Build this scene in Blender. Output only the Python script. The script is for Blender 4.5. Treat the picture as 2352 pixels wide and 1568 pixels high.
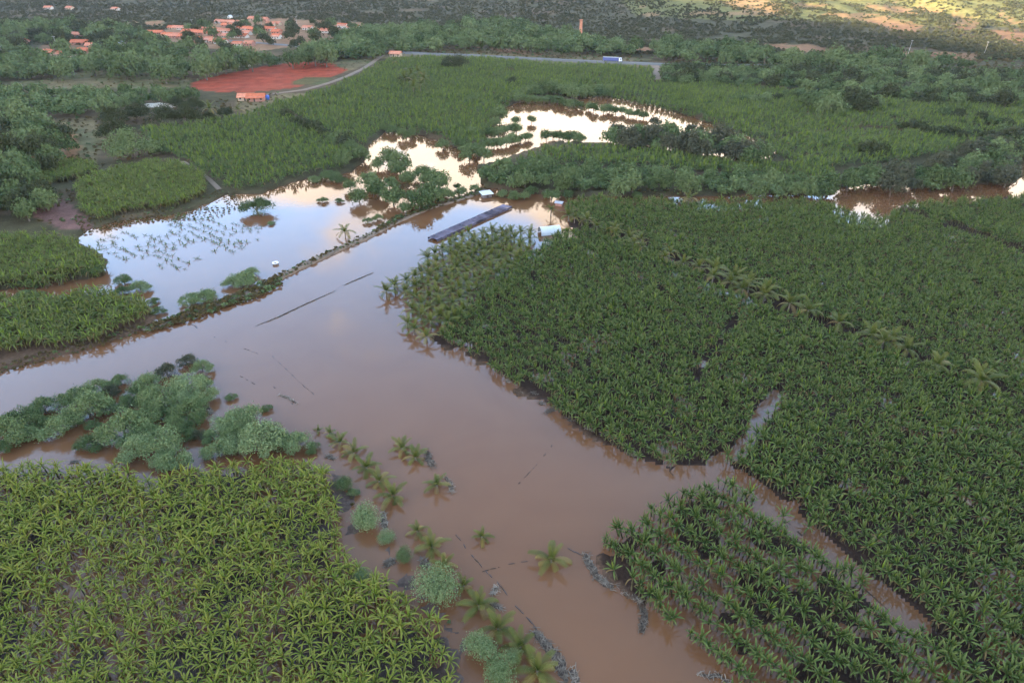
import bpy, math, random
import numpy as np
from mathutils import Matrix, Vector, Euler

random.seed(7)
rng = np.random.default_rng(11)
scene = bpy.context.scene
for o in list(bpy.data.objects):
    bpy.data.objects.remove(o, do_unlink=True)
R = math.radians

# ------------------------------------------------------------------ camera
CAM_H = 82.0
PITCH = R(30.0)
cam_d = bpy.data.cameras.new('camera')
cam_d.sensor_width = 36.0
cam_d.lens = 24.0
cam_d.clip_start = 0.5
cam_d.clip_end = 20000
cam = bpy.data.objects.new('camera', cam_d)
scene.collection.objects.link(cam)
cam.location = (0, 0, CAM_H)
cam.rotation_euler = (R(90) - PITCH, 0, 0)
scene.camera = cam

# ------------------------------------------------------------------ sky, sun, exposure
SUN_EL = R(10.0)
SUN_TRAVEL = (0.954, 0.30)            # the way the light goes, over ground
world = bpy.data.worlds.new('World')
scene.world = world
world.use_nodes = True
wt = world.node_tree
wt.nodes.clear()
W = wt.nodes.new
wout = W('ShaderNodeOutputWorld')
wbg = W('ShaderNodeBackground')
wbg.inputs['Strength'].default_value = 0.15
sky = W('ShaderNodeTexSky')
sky.sky_type = 'NISHITA'
sky.sun_disc = False
sky.sun_elevation = SUN_EL
sky.sun_rotation = math.atan2(-SUN_TRAVEL[0], -SUN_TRAVEL[1])
sky.air_density = 1.0
sky.dust_density = 1.0
sky.ozone_density = 1.0
# cumulus: noise on a flat layer overhead, thick towards the horizon on every side
tc = W('ShaderNodeTexCoord')
sep = W('ShaderNodeSeparateXYZ')
wt.links.new(tc.outputs['Generated'], sep.inputs[0])
def wmath(op, a, b=None, c=None):
    n = W('ShaderNodeMath'); n.operation = op
    for i, v in enumerate((a, b, c)):
        if v is None: continue
        if isinstance(v, (int, float)): n.inputs[i].default_value = v
        else: wt.links.new(v, n.inputs[i])
    return n.outputs[0]
zc = wmath('MAXIMUM', sep.outputs[2], 0.0)
den = wmath('ADD', zc, 0.22)
cx = wmath('DIVIDE', sep.outputs[0], den)
cy = wmath('DIVIDE', sep.outputs[1], den)
comb = W('ShaderNodeCombineXYZ')
wt.links.new(cx, comb.inputs[0]); wt.links.new(cy, comb.inputs[1])
comb.inputs[2].default_value = 3.7
nz = W('ShaderNodeTexNoise')
nz.inputs['Scale'].default_value = 1.9
nz.inputs['Detail'].default_value = 7.0
nz.inputs['Roughness'].default_value = 0.52
wt.links.new(comb.outputs[0], nz.inputs['Vector'])
thr = W('ShaderNodeMapRange')
thr.inputs['From Min'].default_value = 0.20
thr.inputs['From Max'].default_value = 0.425
thr.inputs['To Min'].default_value = 0.20
thr.inputs['To Max'].default_value = 0.66
wt.links.new(zc, thr.inputs['Value'])
diff = wmath('SUBTRACT', nz.outputs['Fac'], thr.outputs[0])
cm = W('ShaderNodeMapRange')
cm.interpolation_type = 'SMOOTHSTEP'
cm.inputs['From Min'].default_value = 0.0
cm.inputs['From Max'].default_value = 0.13
wt.links.new(diff, cm.inputs['Value'])
nz2 = W('ShaderNodeTexNoise')
nz2.inputs['Scale'].default_value = 3.4
nz2.inputs['Detail'].default_value = 4.0
wt.links.new(comb.outputs[0], nz2.inputs['Vector'])
cr = W('ShaderNodeMix'); cr.data_type = 'RGBA'
cr.inputs['A'].default_value = (3.2, 2.6, 2.25, 1)
cr.inputs['B'].default_value = (6.4, 5.2, 3.9, 1)
wt.links.new(nz2.outputs['Fac'], cr.inputs['Factor'])
# thin bright veil that fades towards the zenith, the same all round
iz = wmath('SUBTRACT', 1.0, zc)
veil = W('ShaderNodeVectorMath'); veil.operation = 'SCALE'
veil.inputs[0].default_value = (1.55, 3.2, 6.7)
wt.links.new(wmath('POWER', iz, 2.0), veil.inputs['Scale'])
clear = W('ShaderNodeVectorMath'); clear.operation = 'ADD'
wt.links.new(sky.outputs[0], clear.inputs[0]); wt.links.new(veil.outputs[0], clear.inputs[1])
wm = W('ShaderNodeMix'); wm.data_type = 'RGBA'
wt.links.new(cm.outputs[0], wm.inputs['Factor'])
wt.links.new(clear.outputs[0], wm.inputs['A'])
wt.links.new(cr.outputs['Result'], wm.inputs['B'])
wt.links.new(wm.outputs['Result'], wbg.inputs['Color'])
wt.links.new(wbg.outputs[0], wout.inputs['Surface'])

sun_d = bpy.data.lights.new('sun', 'SUN')
sun_d.energy = 5.0
sun_d.angle = R(0.5)
sun_d.color = (1.0, 0.83, 0.60)
sun = bpy.data.objects.new('sun', sun_d)
scene.collection.objects.link(sun)
_d = Vector((SUN_TRAVEL[0]*math.cos(SUN_EL), SUN_TRAVEL[1]*math.cos(SUN_EL), -math.sin(SUN_EL)))
sun.rotation_euler = _d.to_track_quat('-Z', 'Y').to_euler()
sun.location = (-400, -200, 300)

scene.view_settings.view_transform = 'Standard'
scene.view_settings.look = 'None'
scene.view_settings.gamma = 1.0
scene.view_settings.use_curve_mapping = False
scene.view_settings.exposure = 2.95
scene.render.engine = 'CYCLES'
scene.render.resolution_x = 1024
scene.render.resolution_y = 682

# ------------------------------------------------------------------ pixels <-> ground
# the photograph measured at 2352 x 1568; a pixel gives a direction, the ground gives the distance
FPX, CXP, CYP = 1568.0, 1176.0, 784.0
SP, CP = math.sin(PITCH), math.cos(PITCH)
def P(px, py, z=0.0):
    u = (np.asarray(px, float) - CXP) / FPX
    v = (np.asarray(py, float) - CYP) / FPX
    dz = -SP - v*CP
    t = (z - CAM_H) / dz
    return t*u, t*(CP - v*SP)
def proj(x, y, z):
    x = np.asarray(x, float); y = np.asarray(y, float); z = np.asarray(z, float)
    depth = y*CP - (z - CAM_H)*SP
    up = y*SP + (z - CAM_H)*CP
    depth = np.where(depth < 1, 1, depth)
    return CXP + FPX*x/depth, CYP - FPX*up/depth
def zoomD(x0, y0, s):                  # reads from an enlarged crop: crop origin and enlargement, in source pixels
    return lambda zx, zy: ((x0 + zx/s)*0.98, (y0 + zy/s)*0.98)
def inpoly(px, py, poly):
    px = np.asarray(px, float); py = np.asarray(py, float)
    r = np.zeros(px.shape, bool)
    n = len(poly)
    for i in range(n):
        x1, y1 = poly[i]; x2, y2 = poly[(i+1) % n]
        if y1 == y2: continue
        c = ((y1 > py) != (y2 > py)) & (px < (x2-x1)*(py-y1)/(y2-y1) + x1)
        r ^= c
    return r
def seg_dist(x, y, line):
    d = np.full(np.shape(x), 1e9)
    for (x1, y1), (x2, y2) in zip(line[:-1], line[1:]):
        vx, vy = x2-x1, y2-y1
        L = vx*vx+vy*vy+1e-9
        t = np.clip(((x-x1)*vx+(y-y1)*vy)/L, 0, 1)
        d = np.minimum(d, np.hypot(x-(x1+t*vx), y-(y1+t*vy)))
    return d
def wline(pts, z=0.0):
    return [tuple(float(c) for c in P(a, b, z)) for a, b in pts]
def _h(i, j, s):
    n = (i.astype(np.int64)*374761393 + j.astype(np.int64)*668265263 + s*974711) & 0x7fffffff
    n = ((n ^ (n >> 13))*1274126177) & 0x7fffffff
    n = n ^ (n >> 16)
    return (n & 0xffff)/65535.0
def vnoise(x, y, sc, seed=0, octs=3):
    x = np.asarray(x, float)/sc; y = np.asarray(y, float)/sc
    out = 0; amp = 1.0; tot = 0
    for k in range(octs):
        xi = np.floor(x); yi = np.floor(y)
        fx = x-xi; fy = y-yi
        fx = fx*fx*(3-2*fx); fy = fy*fy*(3-2*fy)
        a = _h(xi, yi, seed+k); b = _h(xi+1, yi, seed+k); c = _h(xi, yi+1, seed+k); d = _h(xi+1, yi+1, seed+k)
        out = out + amp*((a*(1-fx)+b*fx)*(1-fy)+(c*(1-fx)+d*fx)*fy)
        tot += amp; amp *= 0.5; x = x*2.03+17.3; y = y*2.03+5.1
    return out/tot
def sstep(a, b, x):
    t = np.clip((x-a)/(b-a), 0, 1)
    return t*t*(3-2*t)

# ------------------------------------------------------------------ object helpers
COL = scene.collection
def mesh_obj(name, verts, faces, mat, parent=None, smooth=False):
    me = bpy.data.meshes.new(name)
    if isinstance(verts, np.ndarray): verts = verts.tolist()
    if isinstance(faces, np.ndarray): faces = faces.tolist()
    me.from_pydata(verts, [], faces)
    if mat is not None: me.materials.append(mat)
    if smooth: me.polygons.foreach_set('use_smooth', [True]*len(me.polygons))
    me.update()
    return link(name, me, parent)
def link(name, me, parent=None):
    o = bpy.data.objects.new(name, me)
    COL.objects.link(o)
    if parent is not None: o.parent = parent
    return o
def tag(o, label=None, cat=None, group=None, kind=None):
    if label: o['label'] = label
    if cat: o['category'] = cat
    if group: o['group'] = group
    if kind: o['kind'] = kind
    return o
def thing(name, loc, label, cat, group=None, rz=0.0, sc=1.0):
    o = bpy.data.objects.new(name, None)
    o.empty_display_size = 0.5
    COL.objects.link(o)
    o.location = loc; o.rotation_euler = (0, 0, rz); o.scale = (sc, sc, sc)
    return tag(o, label, cat, group)
class MB:
    def __init__(s): s.v = []; s.f = []
    def add(s, v, f):
        k = len(s.v); s.v += [tuple(a) for a in v]; s.f += [tuple(i+k for i in q) for q in f]; return s
    def box(s, x0, x1, y0, y1, z0, z1):
        v = [(x0,y0,z0),(x1,y0,z0),(x1,y1,z0),(x0,y1,z0),(x0,y0,z1),(x1,y0,z1),(x1,y1,z1),(x0,y1,z1)]
        return s.add(v, [(0,3,2,1),(4,5,6,7),(0,1,5,4),(1,2,6,5),(2,3,7,6),(3,0,4,7)])
    def tube(s, path, radii, n=6, cap=True):
        rings = []
        for k, p in enumerate(path):
            p = Vector(p)
            a = Vector(path[max(0, k-1)]); b = Vector(path[min(len(path)-1, k+1)])
            d = (b-a).normalized()
            q = Vector((1, 0, 0)) if abs(d.x) < 0.8 else Vector((0, 1, 0))
            e1 = d.cross(q).normalized(); e2 = d.cross(e1)
            rings.append([p + radii[k]*(math.cos(2*math.pi*i/n)*e1 + math.sin(2*math.pi*i/n)*e2) for i in range(n)])
        v = [q for r in rings for q in r]; f = []
        for k in range(len(rings)-1):
            for i in range(n):
                j = (i+1) % n
                f.append((k*n+i, k*n+j, (k+1)*n+j, (k+1)*n+i))
        if cap:
            f.append(tuple(range(n))[::-1]); f.append(tuple((len(rings)-1)*n+i for i in range(n)))
        return s.add(v, f)
    def mesh(s, name, mat, smooth=False):
        me = bpy.data.meshes.new(name); me.from_pydata(s.v, [], s.f)
        if mat is not None: me.materials.append(mat)
        if smooth: me.polygons.foreach_set('use_smooth', [True]*len(me.polygons))
        me.update(); return me
    def obj(s, name, mat, parent=None, smooth=False):
        return link(name, s.mesh(name, mat, smooth), parent)

# ------------------------------------------------------------------ materials
MATS = {}
def new_mat(name):
    m = bpy.data.materials.new(name); m.use_nodes = True
    MATS[name] = m
    nt = m.node_tree
    return m, nt, nt.nodes['Principled BSDF']
def plain(name, col, rough=0.8, var=0.25, scale=1.5, spec=0.3, bump=0.0, metal=0.0):
    m, nt, b = new_mat(name)
    tcn = nt.nodes.new('ShaderNodeTexCoord')
    n = nt.nodes.new('ShaderNodeTexNoise'); n.inputs['Scale'].default_value = scale; n.inputs['Detail'].default_value = 5
    nt.links.new(tcn.outputs['Object'], n.inputs['Vector'])
    mr = nt.nodes.new('ShaderNodeMapRange')
    mr.inputs['From Min'].default_value = 0.25; mr.inputs['From Max'].default_value = 0.75
    mr.inputs['To Min'].default_value = 1-var; mr.inputs['To Max'].default_value = 1+var
    nt.links.new(n.outputs['Fac'], mr.inputs['Value'])
    oi = nt.nodes.new('ShaderNodeObjectInfo')
    mr2 = nt.nodes.new('ShaderNodeMapRange')
    mr2.inputs['To Min'].default_value = 1-var*0.6; mr2.inputs['To Max'].default_value = 1+var*0.6
    nt.links.new(oi.outputs['Random'], mr2.inputs['Value'])
    mu = nt.nodes.new('ShaderNodeMath'); mu.operation = 'MULTIPLY'
    nt.links.new(mr.outputs[0], mu.inputs[0]); nt.links.new(mr2.outputs[0], mu.inputs[1])
    vm = nt.nodes.new('ShaderNodeVectorMath'); vm.operation = 'SCALE'
    vm.inputs[0].default_value = col
    nt.links.new(mu.outputs[0], vm.inputs['Scale'])
    nt.links.new(vm.outputs[0], b.inputs['Base Color'])
    b.inputs['Roughness'].default_value = rough
    b.inputs['Specular IOR Level'].default_value = spec
    b.inputs['Metallic'].default_value = metal
    if bump:
        bp = nt.nodes.new('ShaderNodeBump'); bp.inputs['Strength'].default_value = bump
        nt.links.new(n.outputs['Fac'], bp.inputs['Height']); nt.links.new(bp.outputs[0], b.inputs['Normal'])
    return m
def leafmat(name, c1, c2, tip=None, rough=0.5, spec=0.35, transl=0.28, island=True, hue=0.0, tipw=0.5, wo=0.45):
    """foliage: colour differs from plant to plant and from leaf to leaf, some light comes through"""
    g3 = (0.70, 0.66, 0.52)
    c1 = tuple(a*g for a, g in zip(c1, g3)); c2 = tuple(a*g for a, g in zip(c2, g3))
    if tip: tip = tuple(a*g for a, g in zip(tip, g3))
    m, nt, b = new_mat(name)
    L = nt.links.new
    oi = nt.nodes.new('ShaderNodeObjectInfo')
    ge = nt.nodes.new('ShaderNodeNewGeometry')
    ad = nt.nodes.new('ShaderNodeMath'); ad.operation = 'MULTIPLY_ADD'
    ad.inputs[1].default_value = 1-wo if island else 0.0
    L(ge.outputs['Random Per Island'], ad.inputs[0])
    m2 = nt.nodes.new('ShaderNodeMath'); m2.operation = 'MULTIPLY'; m2.inputs[1].default_value = wo if island else 1.0
    L(oi.outputs['Random'], m2.inputs[0]); L(m2.outputs[0], ad.inputs[2])
    mx = nt.nodes.new('ShaderNodeMix'); mx.data_type = 'RGBA'
    mx.inputs['A'].default_value = (*c1, 1); mx.inputs['B'].default_value = (*c2, 1)
    L(ad.outputs[0], mx.inputs['Factor'])
    col = mx.outputs['Result']
    if tip:
        at = nt.nodes.new('ShaderNodeAttribute'); at.attribute_name = 't'
        mr = nt.nodes.new('ShaderNodeMapRange'); mr.inputs['From Min'].default_value = 0.25; mr.inputs['From Max'].default_value = 1.0
        mr.inputs['To Max'].default_value = tipw
        L(at.outputs['Fac'], mr.inputs['Value'])
        mt = nt.nodes.new('ShaderNodeMix'); mt.data_type = 'RGBA'
        mt.inputs['B'].default_value = (*tip, 1)
        L(mr.outputs[0], mt.inputs['Factor']); L(col, mt.inputs['A'])
        col = mt.outputs['Result']
    L(col, b.inputs['Base Color'])
    b.inputs['Roughness'].default_value = rough
    b.inputs['Specular IOR Level'].default_value = spec
    tr = nt.nodes.new('ShaderNodeBsdfTranslucent')
    L(col, tr.inputs['Color'])
    ms = nt.nodes.new('ShaderNodeMixShader'); ms.inputs[0].default_value = transl
    L(b.outputs[0], ms.inputs[1]); L(tr.outputs[0], ms.inputs[2])
    L(ms.outputs[0], nt.nodes['Material Output'].inputs['Surface'])
    return m

leafmat('banana_yellow', (0.115, 0.170, 0.024), (0.235, 0.275, 0.050), tip=(0.34, 0.31, 0.07), rough=0.55, spec=0.14, transl=0.16, wo=.5)
leafmat('banana_dark', (0.028, 0.074, 0.018), (0.122, 0.182, 0.052), tip=(0.26, 0.29, 0.10), rough=0.55, spec=0.12, transl=0.12, wo=.45, tipw=.5)
leafmat('banana_olive', (0.085, 0.130, 0.034), (0.185, 0.225, 0.062), tip=(0.22, 0.22, 0.08), rough=0.6, spec=0.12)
leafmat('banana_lime', (0.16, 0.26, 0.03), (0.24, 0.32, 0.06), rough=0.55, spec=0.14)
leafmat('banana_mid', (0.058, 0.108, 0.040), (0.150, 0.215, 0.090), tip=(0.19, 0.21, 0.07), rough=0.6, spec=0.12)
leafmat('dry_leaf', (0.20, 0.15, 0.08), (0.30, 0.22, 0.11), rough=0.9, spec=0.1)
leafmat('palm_green', (0.058, 0.095, 0.020), (0.135, 0.165, 0.040), tip=(0.27, 0.24, 0.07), island=False, spec=0.12)
leafmat('palm_yellow', (0.22, 0.19, 0.04), (0.30, 0.22, 0.06), island=False, spec=0.3)
leafmat('tree_green', (0.055, 0.095, 0.040), (0.215, 0.285, 0.140), rough=0.85, spec=0.06, transl=0.14, wo=.62)
leafmat('tree_fresh', (0.105, 0.165, 0.070), (0.310, 0.395, 0.220), rough=0.85, spec=0.06, transl=0.16, wo=.35)
leafmat('tree_dark', (0.040, 0.056, 0.024), (0.085, 0.100, 0.040), rough=0.7, spec=0.15)
leafmat('tree_grey', (0.075, 0.088, 0.060), (0.135, 0.140, 0.100), rough=0.8, spec=0.1)
leafmat('shrub_olive', (0.062, 0.072, 0.042), (0.120, 0.125, 0.072), rough=0.85, spec=0.08)
leafmat('weed', (0.090, 0.085, 0.036), (0.200, 0.145, 0.075), rough=0.85, spec=0.08)
plain('banana_stem', (0.085, 0.072, 0.036), 0.8, 0.4, spec=0.05)
plain('bark', (0.13, 0.105, 0.085), 0.9, 0.3)
plain('palm_trunk', (0.16, 0.13, 0.10), 0.9, 0.25)
plain('debris', (0.055, 0.040, 0.030), 0.95, 0.45, 2.5, spec=0.05)
plain('straw', (0.145, 0.115, 0.085), 0.9, 0.6, 1.2, spec=0.03)
plain('roof_tile', (0.46, 0.120, 0.050), 0.9, 0.25, 0.6)
plain('roof_tile_faded', (0.46, 0.165, 0.090), 0.9, 0.25, 0.6)
plain('roof_grey', (0.34, 0.33, 0.34), 0.8, 0.2, 0.6)
plain('wall_white', (0.55, 0.50, 0.42), 0.9, 0.12, 0.5)
plain('wall_cream', (0.45, 0.34, 0.23), 0.9, 0.15, 0.5)
plain('wall_brick', (0.40, 0.20, 0.14), 0.9, 0.25, 1.0)
plain('wood_dark', (0.06, 0.045, 0.04), 0.8, 0.2)
plain('glass_dark', (0.03, 0.035, 0.04), 0.2, 0.1, spec=0.5)
plain('concrete', (0.42, 0.40, 0.37), 0.9, 0.15, 1.0)
plain('concrete_dark', (0.15, 0.13, 0.12), 0.9, 0.15, 1.0)
plain('white_sheet', (0.46, 0.47, 0.46), 0.5, 0.08, 0.4)
plain('net_purple', (0.085, 0.070, 0.088), 0.9, 0.6, 0.22, spec=0.1)
plain('asphalt', (0.13, 0.125, 0.115), 0.9, 0.12, 0.1, spec=0.1)
plain('dirt_road', (0.17, 0.115, 0.075), 0.95, 0.2, 0.15)
plain('white_paint', (0.80, 0.80, 0.78), 0.7, 0.05)
plain('truck_blue', (0.09, 0.11, 0.26), 0.5, 0.08)
plain('truck_white', (0.78, 0.79, 0.80), 0.4, 0.05)
plain('tyre', (0.02, 0.02, 0.02), 0.9, 0.1)
plain('blue_plastic', (0.05, 0.12, 0.42), 0.5, 0.1)
plain('ridge_rock', (0.10, 0.10, 0.06), 0.95, 0.4, 0.01)

# ground: soils by place (colour attribute) broken up by noise
m, nt, b = new_mat('soil')
L = nt.links.new
at = nt.nodes.new('ShaderNodeAttribute'); at.attribute_name = 'soil'
geo = nt.nodes.new('ShaderNodeNewGeometry')
n1 = nt.nodes.new('ShaderNodeTexNoise'); n1.inputs['Scale'].default_value = 0.12; n1.inputs['Detail'].default_value = 9; n1.inputs['Roughness'].default_value = 0.65
L(geo.outputs['Position'], n1.inputs['Vector'])
mr = nt.nodes.new('ShaderNodeMapRange'); mr.inputs['From Min'].default_value = 0.3; mr.inputs['From Max'].default_value = 0.7
mr.inputs['To Min'].default_value = 0.35; mr.inputs['To Max'].default_value = 1.65
nf_ = nt.nodes.new('ShaderNodeTexNoise'); nf_.inputs['Scale'].default_value = 1.7; nf_.inputs['Detail'].default_value = 6; nf_.inputs['Roughness'].default_value = 0.7
L(geo.outputs['Position'], nf_.inputs['Vector'])
av = nt.nodes.new('ShaderNodeMath'); av.operation = 'ADD'; L(n1.outputs['Fac'], av.inputs[0]); L(nf_.outputs['Fac'], av.inputs[1])
hf = nt.nodes.new('ShaderNodeMath'); hf.operation = 'MULTIPLY'; hf.inputs[1].default_value = 0.5; L(av.outputs[0], hf.inputs[0])
L(hf.outputs[0], mr.inputs['Value'])
vm = nt.nodes.new('ShaderNodeVectorMath'); vm.operation = 'SCALE'
L(at.outputs['Color'], vm.inputs[0]); L(mr.outputs[0], vm.inputs['Scale'])
L(vm.outputs[0], b.inputs['Base Color'])
b.inputs['Roughness'].default_value = 0.95
b.inputs['Specular IOR Level'].default_value = 0.03
bp = nt.nodes.new('ShaderNodeBump'); bp.inputs['Strength'].default_value = 0.5; bp.inputs['Distance'].default_value = 0.6
L(hf.outputs[0], bp.inputs['Height']); L(bp.outputs[0], b.inputs['Normal'])

# flood water: opaque silt under a clear smooth surface
m, nt, b = new_mat('flood_water')
L = nt.links.new
geo = nt.nodes.new('ShaderNodeNewGeometry')
n1 = nt.nodes.new('ShaderNodeTexNoise'); n1.inputs['Scale'].default_value = 0.035; n1.inputs['Detail'].default_value = 8; n1.inputs['Distortion'].default_value = 2.2
L(geo.outputs['Position'], n1.inputs['Vector'])
mx = nt.nodes.new('ShaderNodeMix'); mx.data_type = 'RGBA'
mx.inputs['A'].default_value = (0.110, 0.047, 0.0195, 1); mx.inputs['B'].default_value = (0.148, 0.068, 0.030, 1)
L(n1.outputs['Fac'], mx.inputs['Factor']); L(mx.outputs['Result'], b.inputs['Base Color'])
b.inputs['Roughness'].default_value = 0.035
b.inputs['IOR'].default_value = 1.36
n2 = nt.nodes.new('ShaderNodeTexNoise'); n2.inputs['Scale'].default_value = 0.9; n2.inputs['Detail'].default_value = 4
L(geo.outputs['Position'], n2.inputs['Vector'])
n3 = nt.nodes.new('ShaderNodeTexNoise'); n3.inputs['Scale'].default_value = 0.05; n3.inputs['Detail'].default_value = 3
L(geo.outputs['Position'], n3.inputs['Vector'])
mr = nt.nodes.new('ShaderNodeMapRange'); mr.inputs['From Min'].default_value = 0.5; mr.inputs['From Max'].default_value = 0.75
mr.inputs['To Min'].default_value = 0.012; mr.inputs['To Max'].default_value = 0.05
L(n3.outputs['Fac'], mr.inputs['Value'])
bp = nt.nodes.new('ShaderNodeBump'); bp.inputs['Distance'].default_value = 0.25
L(mr.outputs[0], bp.inputs['Strength']); L(n2.outputs['Fac'], bp.inputs['Height']); L(bp.outputs[0], b.inputs['Normal'])
M = MATS

# ------------------------------------------------------------------ places, outlined on the photograph
SHORE = [(-900,720),(-50,700),(0,668),(60,660),(100,648),(200,640),(250,632),(246,604),(200,570),(182,552),(205,528),(250,512),(330,500),
         (420,488),(490,462),(520,446),(560,448),(600,446),(640,428),(720,402),(800,396),(830,376),(846,345),(856,328),(886,303),(950,306),
         (1040,332),(1088,346),(1104,392),(1108,430),(1180,440),(1330,449),(1600,452),(1900,444),(1930,428),(2050,424),(2330,424),(2344,384),(2352,372),(3600,360)]
DRY = SHORE + [(4200,360),(4200,-90),(-3000,-90),(-3000,720)]
LAGOON_C = [(1092,385),(1120,300),(1140,258),(1180,236),(1215,226),(1300,238),(1322,222),(1400,222),(1500,236),(1560,258),(1640,286),(1720,312),
            (1790,352),(1770,368),(1720,374),(1650,362),(1560,352),(1480,344),(1400,332),(1280,328),(1240,340),(1190,358),(1130,376)]
BANK = [(-400,700),(0,686),(120,684),(240,676),(330,690),(362,724),(345,748),(250,790),(120,826),(0,858),(-400,950)]
MUD = [(-300,1090),(330,1095),(440,1080),(640,1072),(735,1085),(760,1180),(770,1270),(815,1325),(890,1375),(950,1420),(1010,1470),(1030,1568),(1030,1750),(-300,1750)]
MARGIN = [(742,1070),(790,1080),(840,1150),(872,1230),(930,1290),(1000,1385),(1060,1450),(1110,1568),(1110,1700),(1030,1700),(1010,1440),(900,1340),(815,1290),(765,1180)]
RED = [(436,196),(450,186),(520,170),(600,153),(690,141),(760,147),(800,163),(740,185),(690,200),(600,211),(500,212),(450,206)]
GRASS = [[(20,190),(130,180),(200,160),(330,158),(440,178),(436,200),(300,205),(150,205),(60,203)],
         [(120,280),(220,270),(240,330),(200,400),(120,400),(130,320)],
         [(300,125),(420,118),(520,128),(400,145),(330,150)],
         [(250,50),(380,45),(380,62),(250,64)], [(700,150),(880,128),(860,145),(790,168)],
         [(540,232),(640,218),(720,215),(640,250),(560,262)], [(860,115),(1500,150),(1500,165),(860,135)],
         [(900,108),(1300,118),(1500,138),(1440,142),(880,118)]]
ORANGE = [[(120,300),(170,300),(190,340),(150,400),(110,400)], [(330,50),(375,48),(378,60),(335,60)], [(1500,152),(1520,150),(1518,185),(1506,180)],
          [(1812,150),(1860,152),(1860,160),(1812,158)], [(1660,136),(1700,138),(1700,145),(1660,143)], [(1440,112),(1500,108),(1500,118),(1450,120)],
          [(1740,100),(1860,102),(1920,120),(1860,122),(1780,112)], [(2040,122),(2120,118),(2240,122),(2250,138),(2080,140)],
          [(1090,108),(1200,115),(1250,125),(1180,122)], [(380,140),(420,138),(420,150),(380,150)],
          [(60,350),(110,370),(100,400),(60,390)], [(1290,74),(1380,84),(1380,92),(1300,90)]]
HILLSAND = [[(1880,34),(1960,28),(2040,34),(1960,44)], [(1960,44),(2040,38),(2120,60),(2110,74),(2040,66)], [(2270,72),(2330,70),(2420,100),(2400,108),(2300,90)],
            [(2180,30),(2250,50),(2240,72),(2200,70)], [(1990,8),(2090,22),(2070,32),(1990,20)], [(2110,10),(2170,28),(2150,34),(2090,16)],
            [(2290,20),(2330,46),(2352,54),(2310,52)], [(1820,6),(1900,10),(1890,20),(1820,18)]]
VILLAGE = [(335,84),(400,64),(520,46),(640,42),(840,54),(840,78),(720,100),(600,118),(420,108)]
VILLAGE2 = [(60,118),(120,96),(190,74),(240,80),(250,110),(150,134),(80,134)]
PINKSOIL = [(70,470),(140,455),(200,500),(215,525),(150,530),(80,500)]

PLANT_FLOOR, PLANT_LANES = [], []
def hills(x, y):
    y0 = 1010 - 330*sstep(-260, 330, x)
    sl = 0.035 + 0.030*sstep(-300, 100, x) + 0.060*sstep(180, 620, x)
    h = sl*np.maximum(0, y - y0)
    h = h*h/(h+6.0)
    g = np.abs(vnoise(x, y*0.7, 115, 5, 4)-0.5)*2
    am = sstep(150, 520, x)*sstep(740, 960, y)
    am2 = sstep(700, 1400, y)
    return h + am*(34*(g-0.35)) + am2*14*(vnoise(x, y, 260, 9, 3)-0.5) + 1.6*sstep(500, 900, y)*(vnoise(x, y, 60, 3, 2)-0.3)

def ground_h(x, y, want_mask=False):
    wx = x + (vnoise(x, y, 14, 21, 3)-0.5)*0.05*np.hypot(x, y)**0.75
    wy = y + (vnoise(x, y, 14, 31, 3)-0.5)*0.07*np.hypot(x, y)**0.75
    px, py = proj(wx, wy, 0.0)
    front = y > 25
    dry = front & inpoly(px, py, DRY) & ~inpoly(px, py, LAGOON_C)
    bank = front & inpoly(px, py, BANK)
    mx_ = px + (vnoise(x, y, 5, 61, 3)-0.5)*90; my_ = py + (vnoise(x, y, 5, 71, 3)-0.5)*70
    mud = front & inpoly(mx_, my_, MUD)
    far = y > 1500
    dry = dry | far | (front & (py < 110))
    h = np.full(np.shape(x), -0.7)
    lift = 0.35 + 0.9*vnoise(x, y, 40, 2, 2) + 0.004*np.maximum(0, y-350)
    h = np.where(dry, lift, h)
    if PLANT_FLOOR:
        for poly, thr_ in PLANT_FLOOR:
            inp = front & inpoly(px + (vnoise(x, y, 5, 63, 3)-0.5)*50, py + (vnoise(x, y, 5, 73, 3)-0.62)*40, poly)
            h = np.where(inp, 0.5*(vnoise(x, y, 6, 19, 3)-thr_), h)
        for ln, wd in PLANT_LANES:
            h = np.where(front & (seg_dist(x, y, ln) < wd), -0.6, h)
    h = np.where(bank, 0.30 + 0.3*vnoise(x, y, 9, 8, 2), h)
    h = np.where(mud, 0.60*(vnoise(x, y, 7, 12, 3)-0.50), h)
    marg = front & inpoly(px + (vnoise(x, y, 3, 64, 3)-0.5)*60, py + (vnoise(x, y, 3, 74, 3)-0.5)*40, MARGIN)
    h = np.where(marg, 0.45*(vnoise(x, y, 2.6, 16, 3)-0.50), h)
    h = h + np.where(dry, np.maximum(hills(x, y), 0), 0)
    if want_mask: return h, dry, bank, mud
    return h

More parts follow.
